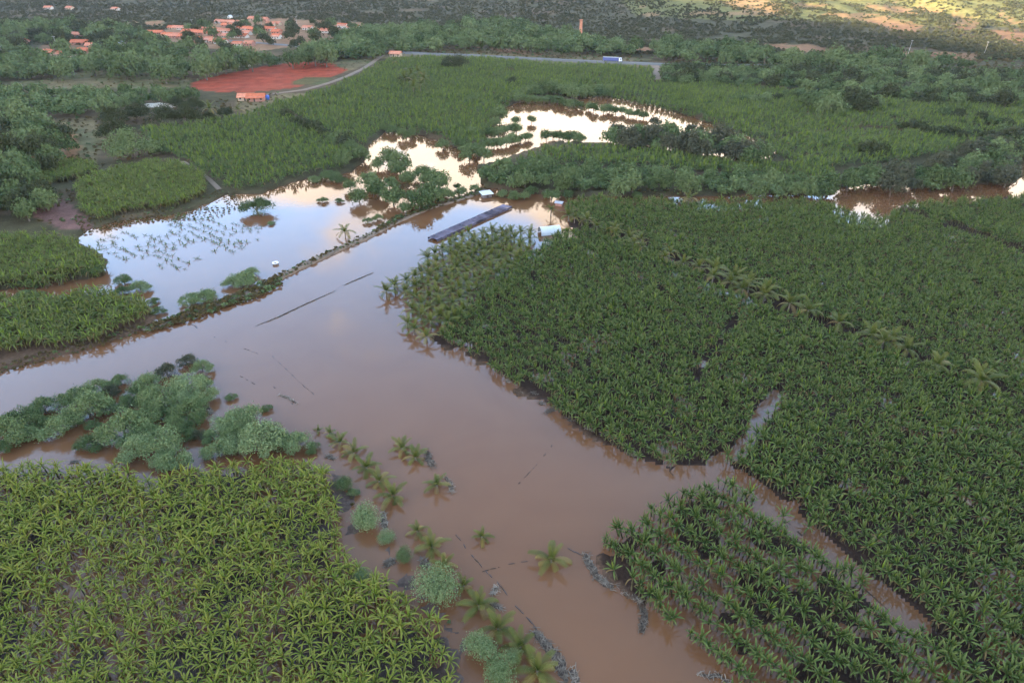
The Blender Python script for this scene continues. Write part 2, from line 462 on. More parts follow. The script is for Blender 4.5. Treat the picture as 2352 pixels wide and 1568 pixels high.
# ------------------------------------------------------------------ ground sheet
F_MIDR = [(1290,525),(1380,512),(1450,546),(1600,612),(1740,680),(1850,728),(1950,764),(2100,815),(2352,918),(2760,1100),(2760,1750),(2352,1600),(2250,1520),(2080,1396),(1960,1290),
          (1840,1188),(1700,1068),(1600,1050),(1560,1070),(1450,1030),(1380,985),(1280,925),(1190,865),(1110,810),(1030,775),(985,762),(1020,735),(1080,680),(1180,600)]
F_BOTR = [(1372,1225),(1440,1205),(1530,1150),(1580,1110),(1640,1092),(1720,1122),(1830,1196),(1950,1298),(2080,1402),(2250,1522),(2352,1600),(2700,1750),(1700,1750),(1672,1568),(1650,1490),(1560,1410),(1480,1360),(1390,1275)]
F_UPR = [(1290,468),(1360,450),(1600,458),(1900,456),(1950,488),(2040,495),(2060,466),(2352,426),(2760,410),(2760,1000),(2352,905),(2250,862),(2150,822),(2000,764),(1900,722),(1800,680),(1700,636),(1600,594),(1450,538),(1330,498)]
LANE_R = [([(1560,1080),(1640,1072),(1700,1085),(1830,1190),(1960,1300),(2060,1385),(2120,1432)], 1.1),
          ([(1590,880),(1625,830),(1660,780),(1690,730)], 0.75), ([(1640,1060),(1700,1030),(1725,1000),(1750,950),(1785,905)], 1.3),
          ([(1610,650),(1660,668),(1720,692)], 1.5), ([(1290,506),(1400,540),(1530,600),(1640,650),(1750,696),(1850,738),(1950,770),(2080,815),(2250,882),(2352,926)], 0.9), ([(1740,1030),(1800,1060)], 1.0)]
# the canopy outlines stand about 2.5 m up: carried down to the ground for the plantation floor
def _down(poly): return [tuple(float(c) for c in proj(*P(min(max(a, -600), 3000), min(b_, 1700), 2.5), 0.0)) for a, b_ in poly]
PLANT_FLOOR = [([(1300,500),(1450,545),(1600,602),(1800,690),(2000,770),(2352,905),(2352,975),(2000,835),(1800,760),(1600,665),(1450,590),(1300,535)], 0.34), (_down(F_MIDR), 0.30), (_down(F_UPR), 0.28), (_down(F_BOTR), 0.53)]
PLANT_LANES = [(wline(ln, 0.5), wd+0.2) for ln, wd in (LANE_R[0], LANE_R[2], LANE_R[3])]
NR, NC = 470, 420
yy = 26*np.exp(np.linspace(0, math.log(2600/26.0), NR))
ss = np.linspace(-1, 1, NC)
ss = np.sign(ss)*(0.93*np.abs(ss)+0.55*np.abs(ss)**4)
Y = np.repeat(yy[:, None], NC, 1)
X = ss[None, :]*(Y+45)
Hh, dry, bank, mud = ground_h(X, Y, True)
pxv, pyv = proj(X, Y, Hh)
jx = pxv + (vnoise(X, Y, 12, 41, 3)-0.5)*22; jy = pyv + (vnoise(X, Y, 12, 51, 3)-0.5)*8
col = np.zeros((NR, NC, 3)); col[:] = (0.10, 0.066, 0.048)
def put(mask, c, k=1.0):
    kk = np.asarray(k*mask, float)[..., None]
    col[:] = col*(1-kk) + np.array(c)*kk
nA = vnoise(X, Y, 35, 61, 4)
put(dry, (0.085, 0.078, 0.045))
put(dry & (nA > 0.55), (0.15, 0.105, 0.07), 0.6)
hill = (Y > 690) & dry
put(hill, (0.095, 0.092, 0.058))
put(hill & (nA > 0.62), (0.17, 0.125, 0.085), 0.6)
put((Hh > 10) & (X > 150), (0.185, 0.190, 0.075), 0.9)
put((Hh > 10) & (X > 150) & (vnoise(X, Y, 60, 71, 4) > 0.63), (0.36, 0.22, 0.13), 0.7)
for g in GRASS: put(dry & inpoly(jx, jy, g), (0.155, 0.150, 0.078), 0.9)
for g in GRASS: put(dry & inpoly(jx, jy, g) & (nA > 0.5), (0.20, 0.155, 0.09), 0.7)
for g in ORANGE: put(dry & inpoly(jx, jy, g), (0.34, 0.18, 0.105), 0.6 if g[0][0] > 1650 else 0.8)
for g in HILLSAND: put(inpoly(pxv + (vnoise(X, Y, 25, 81, 3)-0.5)*34, pyv + (vnoise(X, Y, 25, 91, 3)-0.5)*12, g), (0.36, 0.19, 0.11), 0.6)
put(dry & inpoly(jx, jy, VILLAGE), (0.34, 0.20, 0.125), 0.8); put(dry & inpoly(jx, jy, VILLAGE2), (0.30, 0.17, 0.11), 0.6)
put(inpoly(jx, jy, PINKSOIL), (0.22, 0.12, 0.11), 0.9)
rj = inpoly(pxv + (vnoise(X, Y, 10, 41, 3)-0.5)*6, pyv + (vnoise(X, Y, 10, 51, 3)-0.5)*3, RED)
put(dry & rj, (0.34, 0.070, 0.040), 0.97)
put(dry & rj & (vnoise(X*0.25, Y*2.2, 9, 15, 3) > 0.57), (0.36, 0.11, 0.075), 0.45)
put(dry & inpoly(jx, jy, [(665,186),(700,178),(760,180),(740,192),(690,196)]), (0.10, 0.115, 0.05), 0.9)
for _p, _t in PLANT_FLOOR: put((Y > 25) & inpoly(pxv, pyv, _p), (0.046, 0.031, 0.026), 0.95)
put(bank, (0.13, 0.085, 0.06))
put((Y > 25) & (Y < 140) & ~mud & (Hh > -0.2) & inpoly(pxv, pyv, [(700,1040),(830,1050),(1150,1500),(1180,1720),(1000,1720),(740,1250)]), (0.125, 0.095, 0.088), 0.9)
put(mud, (0.080, 0.058, 0.050))
put(mud & (vnoise(X, Y, 5, 14, 3) > 0.55), (0.095, 0.080, 0.080), 0.6)
col *= np.array([0.70, 0.64, 0.55])
idx = np.arange(NR*NC).reshape(NR, NC)
quads = np.stack([idx[:-1, :-1], idx[:-1, 1:], idx[1:, 1:], idx[1:, :-1]], -1).reshape(-1, 4)
me = bpy.data.meshes.new('ground')
me.vertices.add(NR*NC)
me.vertices.foreach_set('co', np.stack([X, Y, Hh], -1).reshape(-1).astype(np.float32))
me.loops.add(quads.size); me.loops.foreach_set('vertex_index', quads.reshape(-1).astype(np.int32))
me.polygons.add(len(quads))
me.polygons.foreach_set('loop_start', np.arange(0, quads.size, 4, dtype=np.int32))
me.update(calc_edges=True)
me.polygons.foreach_set('use_smooth', np.ones(len(quads), bool))
ca = me.attributes.new('soil', 'FLOAT_COLOR', 'POINT')
ca.data.foreach_set('color', np.concatenate([col, np.ones((NR, NC, 1))], -1).reshape(-1).astype(np.float32))
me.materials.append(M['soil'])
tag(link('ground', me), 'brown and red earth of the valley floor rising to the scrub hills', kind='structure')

def ridge_mesh():
    # unseen ridge, added and shaped to keep the low sun off the valley floor
    d = Vector((SUN_TRAVEL[0], SUN_TRAVEL[1], 0)).normalized()
    n = Vector((-d.y, d.x, 0))
    A0, CREST = -1300.0, 344.0
    v, f = [], []
    nb, na = 90, 9
    prof = [(-1100, -5), (-800, .25), (-500, .62), (-220, .9), (0, 1), (150, .86), (330, .58), (560, .25), (800, -5)]
    for i in range(nb):
        bb = -3600 + 7200*i/(nb-1)
        for k, (da, hh) in enumerate(prof):
            p = d*(A0+da) + n*bb
            z = CREST*hh if hh >= 0 else -5
            if hh > 0:
                q = float(vnoise(np.array([bb]), np.array([da*1.0]), 420, 77, 4)[0])-0.5
                z *= 1 + q*(0.05 if hh > 0.95 else 0.30)
                p = p + n*q*60
            v.append((p.x, p.y, z))
    for i in range(nb-1):
        for k in range(len(prof)-1):
            a = i*len(prof)+k
            f.append((a, a+1, a+1+len(prof), a+len(prof)))
    return v, f
v, f = ridge_mesh()
tag(mesh_obj('sun_blocking_ridge', v, f, M['ridge_rock'], smooth=True), 'unseen dark ridge added to shade the valley from the low sun', kind='structure')
# lowland between the added ridge and the flood, out of the photograph
v = [(-7000,-7000,-2.5),(7000,-7000,-2.5),(7000,5200,-2.5),(-7000,5200,-2.5)]
tag(mesh_obj('plain', v, [(0,1,2,3)], M['ridge_rock']), 'flat scrub plain around the flooded valley', kind='structure')
v = [(-1400,-700,0),(1400,-700,0),(1400,720,0),(-1400,720,0)]
tag(mesh_obj('flood_water', v, [(0,1,2,3)], M['flood_water']), 'muddy brown flood water reflecting pale clouds and blue sky', kind='structure')
def gz(x, y):
    return float(ground_h(np.array([float(x)]), np.array([float(y)]))[0])
def at_px(px, py, z=0.0):
    x, y = P(px, py, z); return float(x), float(y)
def on_ground(px, py):
    """where the ray through a pixel meets the ground"""
    z = 0.0
    for _ in range(6):
        x, y = at_px(px, py, z); z2 = max(gz(x, y), 0.0)
        if abs(z2-z) < 0.02: break
        z = 0.5*z+0.5*z2
    return x, y, z

# ------------------------------------------------------------------ ribbons: road, tracks, levee
def ribbon(name, px, width, mat, lift=0.12, step=6.0, z_extra=0.0, label='', kind='structure'):
    pts = [on_ground(a, b) for a, b in px]
    path = []
    for (x1, y1, _), (x2, y2, _) in zip(pts[:-1], pts[1:]):
        n = max(1, int(math.hypot(x2-x1, y2-y1)/step))
        for k in range(n): path.append((x1+(x2-x1)*k/n, y1+(y2-y1)*k/n))
    path.append(pts[-1][:2])
    v, f = [], []
    for k, (x, y) in enumerate(path):
        a = path[max(0, k-1)]; b = path[min(len(path)-1, k+1)]
        d = Vector((b[0]-a[0], b[1]-a[1], 0)).normalized(); n = Vector((-d.y, d.x, 0))
        w = width*(0.9+0.2*random.random())/2
        zc = max(gz(x, y), 0.05)+lift+z_extra
        v += [(x+n.x*w*1.6, y+n.y*w*1.6, zc-lift-z_extra-0.4), (x+n.x*w, y+n.y*w, zc), (x-n.x*w, y-n.y*w, zc), (x-n.x*w*1.6, y-n.y*w*1.6, zc-lift-z_extra-0.4)]
        if k:
            o = 4*(k-1)
            for j in range(3): f.append((o+j, o+j+1, o+j+5, o+j+4))
    o = mesh_obj(name, v, f, mat)
    tag(o, label, kind=kind)
    return o, path
HIGHWAY = [(700,108),(800,112),(872,119),(1000,127),(1180,135),(1300,141),(1440,147),(1560,152),(1700,153),(1900,156),(2100,162),(2352,170),(2600,180)]
ribbon('highway', HIGHWAY, 5.2, M['asphalt'], lift=0.25, z_extra=1.0, label='grey paved highway on a low bank crossing the valley')
ribbon('dirt_road', [(560,222),(600,219),(640,215),(700,207),(760,190),(800,175),(835,158),(880,128)], 3.2, M['dirt_road'], lift=0.3, label='pale dirt road curving past the red field to the highway')
ribbon('field_track', [(1502,150),(1510,165),(1514,185)], 5.5, M['dirt_road'], lift=0.3, label='short pale dirt track leaving the highway')
ribbon('village_street', [(420,86),(480,90),(560,97),(640,103),(700,108)], 7.0, M['asphalt'], lift=0.3, label='grey street along the lower row of village houses')
ribbon('village_street', [(205,75),(225,84),(238,92)], 8.0, M['dirt_road'], lift=0.3, label='pink dirt street between the scattered houses')
ribbon('farm_path', [(420,372),(450,390),(480,412),(505,436)], 1.8, M['dirt_road'], lift=0.25, label='narrow earth path between two banana fields by the lagoon')
LEVEE = [(1112,436),(1075,452),(1040,462),(980,480),(920,505),(870,530),(838,548),(790,568),(720,600),(650,634),(600,662),(520,692),(430,722),(360,748),(330,762)]
plain('levee_earth', (0.15, 0.105, 0.07), 0.95, 0.4, 0.5)
_, levee_path = ribbon('levee', LEVEE, 2.2, M['levee_earth'], lift=0.45, step=2.0, label='weedy earth levee between the lagoon and the flooded channel')

# ------------------------------------------------------------------ plant shapes
def leaf_arrays(L, e0, droop, wid, nst=6, fold=0.5, pet=0.14, twist=0.0):
    """a banana leaf: rises from the origin along +X and arches over"""
    ts = np.linspace(0, 1, nst)
    v = []; tt = []
    x = z = 0.0; prev = 0.0
    for t in ts:
        ang = e0 - droop*(prev+t)/2*1.0
        x += L*(t-prev)*math.cos(ang); z += L*(t-prev)*math.sin(ang); prev = t
        if t < pet: w = wid*0.12
        else:
            q = (t-pet)/(1-pet)
            w = wid*max(0.05, (math.sin(math.pi*min(1, q*0.86+0.14)))**0.6)
        a2 = e0 - droop*t
        dz = -fold*w*math.cos(a2)*0.9; dx = fold*w*math.sin(a2)*0.9
        v += [(x+dx, w*0.5, z+dz), (x, 0, z), (x+dx, -w*0.5, z+dz)]
        tt += [t, t, t]
    f = []
    for k in range(nst-1):
        o = 3*k
        f += [(o, o+1, o+4, o+3), (o+1, o+2, o+5, o+4)]
    return np.array(v), f, tt
def arr_mesh(name, v, f, tt, mat, smooth=True):
    me = bpy.data.meshes.new(name)
    me.from_pydata(np.asarray(v).tolist(), [], f)
    a = me.attributes.new('t', 'FLOAT', 'POINT'); a.data.foreach_set('value', list(map(float, tt)))
    for m_ in (mat if isinstance(mat, (list, tuple)) else [mat]): me.materials.append(m_)
    if smooth: me.polygons.foreach_set('use_smooth', [True]*len(me.polygons))
    me.update()
    return me
def rot_z(v, a):
    c, s = math.cos(a), math.sin(a)
    return np.stack([v[:, 0]*c - v[:, 1]*s, v[:, 0]*s + v[:, 1]*c, v[:, 2]], 1)
# leaf stages from the heart of the plant outwards: length, start elevation, droop, width
STAGES = {'arch': [(1.6, 84, 34, .20), (2.1, 76, 78, .24), (2.3, 67, 104, .25), (2.3, 55, 116, .25), (2.1, 42, 118, .24), (1.8, 24, 104, .22)],
          'erect': [(1.7, 87, 14, .24), (2.1, 80, 28, .31), (2.1, 71, 46, .33), (2.0, 60, 68, .33), (1.8, 46, 90, .30), (1.6, 22, 95, .26)]}
def leaf_set(style, mat, nst=6):
    r = []
    for (L, e, d, w) in STAGES[style]:
        for k in range(2):
            vv, ff, tt = leaf_arrays(L*(1, .92)[k], R(e+(0, -5)[k]), R(d*(1, 1.12)[k]), w, nst)
            r.append(arr_mesh('leaf', vv, ff, tt, mat))
    return r
def leaf_plan(style, n, rnd):
    st = STAGES[style]; out = []
    a = rnd.random()*6.28
    for i in range(n):
        q = i/(n-1)
        s = min(len(st)-1, int(q*len(st)))
        out.append((s, rnd.randrange(2), a + rnd.uniform(-.35, .35), rnd.uniform(.88, 1.12), rnd.uniform(-.12, .12)))
        a += 2.4
    return out
def stem_arrays(h, r0, r1, n=5):
    v = []; f = []
    for k, (zz, rr) in enumerate(((-0.8, r0), (h*0.5, r0*0.92), (h, r1))):
        for i in range(n): v.append((rr*math.cos(6.283*i/n), rr*math.sin(6.283*i/n), zz))
        if k:
            for i in range(n):
                j = (i+1) % n
                f.append(((k-1)*n+i, (k-1)*n+j, k*n+j, k*n+i))
    return np.array(v), f
STEM_H = {'arch': 1.7, 'erect': 1.9}
def banana_proto(name, style, mats, n, nst, rnd, dry=0.0, stem=True, wide=1.0):
    V, F, T, MI = [], [], [], []
    lime = rnd.random() < .4
    def push(v, f, t, mi):
        k = sum(len(q) for q in V); V.append(v); T.extend(t)
        for q in f: F.append(tuple(i+k for i in q)); MI.append(mi)
    if stem:
        v, f = stem_arrays(STEM_H[style], 0.16, 0.09, 4); push(v, f, [0]*len(v), 1)
    for (s, k, a, sc, tl) in leaf_plan(style, n, rnd):
        L, e, d, w = STAGES[style][s]
        v, f, t = leaf_arrays(L*sc*(1, .92)[k], R(e)+tl*2, R(d)*rnd.uniform(.8, 1.35), w*wide*rnd.uniform(.75, 1.1), nst)
        v = rot_z(v, a); v[:, 2] += STEM_H[style]-0.12
        isdry = s >= 4 and rnd.random() < dry
        push(v, f, t, 2 if isdry else (3 if lime and s == 0 else 0))
    me = arr_mesh(name, np.concatenate(V), F, T, mats)
    me.polygons.foreach_set('material_index', MI)
    return me
def protos(style, mat, cnt, n, nst, seed, dry=0.3, stem=True, wide=1.0):
    rnd = random.Random(seed)
    return [banana_proto('banana_plant_form', style, [M[mat], M['banana_stem'], M['dry_leaf'], M['banana_lime']], n+rnd.randrange(-1, 2), nst, rnd, dry, stem, wide) for _ in range(cnt)]

# ------------------------------------------------------------------ scatter: instances on points
def scatter(name, meshes, pts, rots, scl, idx, label, cat, kind='stuff'):
    col_ = bpy.data.collections.new(name+'_forms')
    for k, me in enumerate(meshes):
        o = bpy.data.objects.new('%s_form_%02d' % (name, k), me); col_.objects.link(o)
    me = bpy.data.meshes.new(name)
    N = len(pts)
    me.vertices.add(N); me.vertices.foreach_set('co', np.asarray(pts, np.float32).reshape(-1))
    a = me.attributes.new('rot', 'FLOAT_VECTOR', 'POINT'); a.data.foreach_set('vector', np.asarray(rots, np.float32).reshape(-1))
    a = me.attributes.new('scl', 'FLOAT_VECTOR', 'POINT'); a.data.foreach_set('vector', np.asarray(scl, np.float32).reshape(-1))
    a = me.attributes.new('pick', 'INT', 'POINT'); a.data.foreach_set('value', np.asarray(idx, np.int32))
    for m_ in {s.material.name: s.material for q in col_.objects for s in q.material_slots if s.material}.values(): me.materials.append(m_)
    me.update()
    o = link(name, me)
    ng = bpy.data.node_groups.new(name+'_scatter', 'GeometryNodeTree')
    ng.interface.new_socket('Geometry', in_out='INPUT', socket_type='NodeSocketGeometry')
    ng.interface.new_socket('Geometry', in_out='OUTPUT', socket_type='NodeSocketGeometry')
    gi = ng.nodes.new('NodeGroupInput'); go = ng.nodes.new('NodeGroupOutput')
    ip = ng.nodes.new('GeometryNodeInstanceOnPoints')
    ci = ng.nodes.new('GeometryNodeCollectionInfo')
    ci.inputs['Collection'].default_value = col_
    ci.inputs['Separate Children'].default_value = True
    ci.inputs['Reset Children'].default_value = True
    def named(nm, ty):
        n = ng.nodes.new('GeometryNodeInputNamedAttribute'); n.data_type = ty; n.inputs['Name'].default_value = nm
        return n.outputs['Attribute']
    ng.links.new(gi.outputs[0], ip.inputs['Points'])
    ng.links.new(ci.outputs[0], ip.inputs['Instance'])
    ip.inputs['Pick Instance'].default_value = True
    ng.links.new(named('pick', 'INT'), ip.inputs['Instance Index'])
    e2r = ng.nodes.new('FunctionNodeEulerToRotation')
    ng.links.new(named('rot', 'FLOAT_VECTOR'), e2r.inputs[0]); ng.links.new(e2r.outputs[0], ip.inputs['Rotation'])
    ng.links.new(named('scl', 'FLOAT_VECTOR'), ip.inputs['Scale'])
    ng.links.new(ip.outputs[0], go.inputs[0])
    md = o.modifiers.new('scatter', 'NODES'); md.node_group = ng
    return tag(o, label, cat if kind != 'stuff' else cat, kind=kind)

# ------------------------------------------------------------------ plantations
def widen(poly):
    # plots cut by the edge of the photograph go on a little way beyond it
    return [((-330 if a <= 0 else 2680 if a >= 2340 else a), b_) for a, b_ in poly]
def field(poly, row_px, row_gap, in_gap, jit=0.25, canopy=2.4, drop=0.03, lanes=(), holes=(), gapnoise=None, seed=1):
    """planting rows on the ground inside a canopy outline; row_px = two pixels along a row"""
    poly = widen(poly)
    r_ = np.random.default_rng(seed)
    (ax, ay), (bx, by) = wline(row_px, canopy)
    u = np.array([bx-ax, by-ay]); u /= np.hypot(*u); w = np.array([-u[1], u[0]])
    pw = np.array(wline([(min(max(p[0], -400), 2760), min(p[1], 1780)) for p in poly], canopy))
    a = pw@u; c = pw@w
    na = int((a.max()-a.min())/in_gap)+2; nc = int((c.max()-c.min())/row_gap)+2
    A, C = np.meshgrid(a.min()+np.arange(na)*in_gap, c.min()+np.arange(nc)*row_gap)
    A = A + (np.arange(nc) % 2)[:, None]*in_gap*0.5
    A = A + r_.normal(0, jit, A.shape)*in_gap*0.5; C = C + r_.normal(0, jit, C.shape)*row_gap*0.5
    x = (A*u[0]+C*w[0]).ravel(); y = (A*u[1]+C*w[1]).ravel()
    px, py = proj(x, y, canopy)
    jw = np.clip(2600/np.maximum(y, 40), 6, 22)
    k = inpoly(px + (vnoise(x, y, 7, seed+90, 3)-.5)*2*jw, py + (vnoise(x, y, 7, seed+95, 3)-.5)*1.4*jw, poly) & (px > -330) & (px < 2680) & (py < 1760)
    for h_ in holes: k &= ~inpoly(px, py, h_)
    x, y = x[k], y[k]
    for ln, wd in lanes:
        q = seg_dist(x, y, wline(ln, 0.5)) > wd
        x, y = x[q], y[q]
    q = r_.random(len(x)) > drop
    if gapnoise is not None: q &= vnoise(x, y, gapnoise[0], seed, 2) < gapnoise[1]
    return x[q], y[q]
ROW_R = [(1590,1150),(2250,1568)]
F_LEFT = [(-300,1060),(0,1058),(180,1070),(250,1072),(330,1090),(440,1070),(560,1062),(640,1050),(745,1062),(772,1150),(782,1250),(828,1300),(900,1345),(960,1392),(1030,1440),(1050,1560),(1050,1750),(-300,1750)]
F_FARL = [(318,298),(440,288),(540,268),(640,238),(760,205),(836,170),(900,140),(1000,134),(1250,146),(1496,158),(1500,190),(1650,215),(1600,262),(1500,238),(1400,218),(1320,214),(1240,212),(1185,226),(1150,246),(1128,290),
          (1100,335),(1060,332),(1000,308),(940,296),(882,290),(846,314),(830,346),(790,378),(720,390),(640,412),(545,432),(480,404),(430,366),(372,350)]
F_FARR = [(1510,190),(1600,192),(1700,196),(1900,220),(2100,240),(2352,250),(2500,260),(2500,300),(2300,306),(2200,345),(2000,374),(1880,384),(1800,362),(1740,318),(1640,280),(1560,250)]
F_STRIP = [(1180,378),(1250,345),(1400,338),(1500,350),(1650,368),(1760,380),(1900,384),(1930,410),(1880,418),(1700,398),(1500,384),(1330,374),(1220,372)]
F_L1 = [(172,424),(220,398),(350,366),(430,378),(474,410),(462,438),(405,466),(300,482),(232,500),(185,480)]
F_L2 = [(-60,545),(100,538),(182,556),(240,604),(232,622),(150,640),(60,646),(-60,660)]
F_L3 = [(-60,690),(120,680),(240,670),(332,690),(346,722),(262,752),(120,790),(-60,838)]
F_L4 = [(60,392),(150,370),(230,380),(180,410),(110,420)]

yx, yy_ = field(F_LEFT, [(100,1560),(700,1100)], 1.45, 1.30, 0.44, 2.3, 0.04, lanes=[([(130,1568),(150,1450),(175,1330),(190,1260)], 0.55)], gapnoise=(9, 0.92), seed=3)
dx1, dy1 = field(F_BOTR, ROW_R, 3.6, 0.70, 0.07, 2.5, 0.02, seed=4)
dx2, dy2 = field(F_MIDR, ROW_R, 2.95, 0.72, 0.09, 2.4, 0.03, lanes=LANE_R, gapnoise=(14, 0.96), seed=5)
dx3, dy3 = field(F_UPR, ROW_R, 3.0, 0.76, 0.09, 2.4, 0.02, lanes=[([(2040,478),(2180,520),(2352,582)], 2.4)], seed=6)
fx, fy = field(F_FARL, [(400,400),(900,180)], 3.0, 1.55, 0.26, 2.4, 0.05, lanes=[([(655,262),(720,300),(800,330),(840,345)], 2.6), ([(800,220),(760,205)], 2.5)], gapnoise=(30, 0.86), seed=7)
gx, gy = field(F_FARR, [(1600,300),(2200,340)], 3.1, 1.6, 0.26, 2.4, 0.05, lanes=[([(1700,330),(2000,300),(2300,330)], 2.5), ([(1900,250),(2100,290),(2300,300)], 2.2)], seed=8)
hx, hy = field(F_STRIP, [(1200,370),(1900,400)], 2.2, 1.9, 0.4, 2.0, 0.05, seed=9)
lx, ly = [], []
for k, p in enumerate((F_L1, F_L2, F_L3, F_L4)):
    a, b_ = field(p, [(100,480),(420,390)], 1.6, 1.4, 0.42, 2.2, 0.05, seed=20+k); lx.append(a); ly.append(b_)
lx = np.concatenate(lx); ly = np.concatenate(ly)

ALLN = [('y', yx, yy_), ('d', dx1, dy1), ('d', dx2, dy2)]
cand = []
for kd, xs, ys in ALLN:
    px, py = proj(xs, ys, 2.0)
    z = ys*CP + (CAM_H-2)*SP
    vis = (px > 8) & (px < 2344) & (py < 1548)
    for i in np.nonzero(vis)[0]: cand.append((z[i], kd, xs[i], ys[i]))
cand.sort()
near = cand[:300]
near_y = {(round(c[2], 3), round(c[3], 3)) for c in near}
def rest(xs, ys):
    k = np.array([(round(a, 3), round(b_, 3)) not in near_y for a, b_ in zip(xs, ys)])
    return xs[k], ys[k]
yx, yy_ = rest(yx, yy_); dx1, dy1 = rest(dx1, dy1); dx2, dy2 = rest(dx2, dy2)

leaf_y = leaf_set('arch', M['banana_yellow']); leaf_d = leaf_set('erect', M['banana_dark'])
leaf_dry = leaf_set('arch', M['dry_leaf'])
sv, sf = stem_arrays(STEM_H['arch'], 0.17, 0.10, 6); stem_y = arr_mesh('stem', sv, sf, [0]*len(sv), M['banana_stem'])
sv, sf = stem_arrays(STEM_H['erect'], 0.18, 0.10, 6); stem_d = arr_mesh('stem', sv, sf, [0]*len(sv), M['banana_stem'])
LBL_Y = ('yellow-green banana plant with arching leaves in the muddy field beside the coconut row', 'banana plants of the muddy yellow-green field')
LBL_D = ('dark green banana plant with upright leaves in the flooded rows by the brown channel', 'banana plants of the dark flooded rows')
rnd = random.Random(5)
for (_, kd, x, y) in near:
    st = 'arch' if kd == 'y' else 'erect'
    lab = LBL_Y if kd == 'y' else LBL_D
    bs = rnd.choice((.62, .8, .9, .95, 1, 1.05, 1.1, 1.18))*.86
    t = thing('banana_plant', (x, y, rnd.uniform(-.25, .15)), lab[0], 'banana plant', lab[1], rnd.random()*6.28, bs)
    nd = 0
    t.rotation_euler[0] = rnd.gauss(0, .13); t.rotation_euler[1] = rnd.gauss(0, .13)
    link('stem', stem_y if kd == 'y' else stem_d, t)
    for (s, k, a, sc, tl) in leaf_plan(st, rnd.randrange(10, 13), rnd):
        src = (leaf_y if kd == 'y' else leaf_d)
        if s >= 5 and rnd.random() < 0.35: src = leaf_dry; nd += 1
        o = link('leaf', src[2*s+k], t)
        o.location = (0, 0, STEM_H[st]-0.12)
        o.rotation_euler = (rnd.uniform(-.2, .2), tl*1.6, a); o.scale = (sc, sc*rnd.uniform(.8, 1.1), sc)
    size = 'small' if bs < .6 else ('tall' if bs > .93 else 'full-grown')
    extra = ' and brown hanging leaves' if nd >= 2 else (' and one dry leaf' if nd == 1 else '')
    if kd == 'y': t['label'] = size + ' yellow-green banana plant with arching leaves' + extra + ' in the muddy field'
    else: t['label'] = size + ' dark green banana plant with upright leaves' + extra + ' in the flooded rows'

def scatter_bananas(name, x, y, zoff, meshes, label, cat, smin=.72, smax=1.2, tilt=.14, seed=1):
    r_ = np.random.default_rng(seed)
    N = len(x)
    z = np.maximum(ground_h(x, y), -0.15) + zoff + r_.uniform(-.2, .15, N)
    s = r_.uniform(smin, smax, N)*(0.78+0.45*vnoise(x, y, 16, seed, 2))
    scatter(name, meshes, np.stack([x, y, z], 1), np.stack([r_.normal(0, tilt, N), r_.normal(0, tilt, N), r_.uniform(0, 6.28, N)], 1),
            np.stack([s, s, s*r_.uniform(.95, 1.3, N)], 1), r_.integers(0, len(meshes), N), label, cat)
scatter_bananas('yellow_banana_field', yx, yy_, 0, protos('arch', 'banana_yellow', 9, 11, 6, 31), 'yellow-green banana plants crowding the muddy field under the bushes', 'banana plants', .62, 1.08, seed=41)
dxx = np.concatenate([dx1, dx2, dx3]); dyy = np.concatenate([dy1, dy2, dy3])
scatter_bananas('dark_banana_field', dxx, dyy, 0, protos('erect', 'banana_dark', 9, 12, 5, 32), 'dark green banana plants of the wide flooded plantation behind the coconut lines', 'banana plants', .56, 1.0, seed=42)
fxx = np.concatenate([fx, gx, hx]); fyy = np.concatenate([fy, gy, hy])
scatter_bananas('distant_banana_field', fxx, fyy, -0.7, protos('erect', 'banana_mid', 6, 9, 4, 33, 0.1, stem=False, wide=1.45), 'mid green banana plants in the dry fields below the highway', 'banana plants', .95, 1.35, seed=43)
scatter_bananas('lagoon_banana_patch', lx, ly, 0, protos('arch', 'banana_olive', 6, 10, 5, 34, 0.1, wide=1.25), 'light green banana plants in small patches around the blue lagoon', 'banana plants', .8, 1.25, seed=44)

# ------------------------------------------------------------------ drowned banana tops in the lagoon
rnd = random.Random(99)
tops = [banana_proto('drowned_banana_top', 'erect', [M['banana_mid'], M['banana_stem'], M['dry_leaf'], M['banana_lime']], 6, 5, rnd, .3, False) for _ in range(5)]
DROWN = [(205,560),(300,520),(420,480),(520,470),(560,480),(610,530),(560,575),(480,585),(420,618),(350,620),(290,610),(240,590)]
axx, ayy = field(DROWN, [(230,520),(420,610)], 3.4, 1.7, 0.35, 0.3, 0.0, seed=61)
ppx, ppy = proj(axx, ayy, 0.3)
keep = (vnoise(axx, ayy, 11, 33, 2) > 0.42 + 0.16*sstep(430, 600, ppx)) & (rng.random(len(axx)) < 0.9)
axx, ayy = axx[keep][:260], ayy[keep][:260]
for x, y in zip(axx, ayy):
    o = link('drowned_banana_plant', rnd.choice(tops))
    s = rnd.uniform(.45, .85)
    o.location = (x, y, rnd.uniform(-1.95, -1.55)*s*0.75 - 0.1); o.scale = (s*1.15, s*1.15, s*0.75)
    o.rotation_euler = (rnd.uniform(-.15, .15), rnd.uniform(-.15, .15), rnd.random()*6.28)
    tag(o, 'leaf tips of a drowned banana plant poking out of the blue lagoon', 'banana plant', 'drowned banana plants in the lagoon')

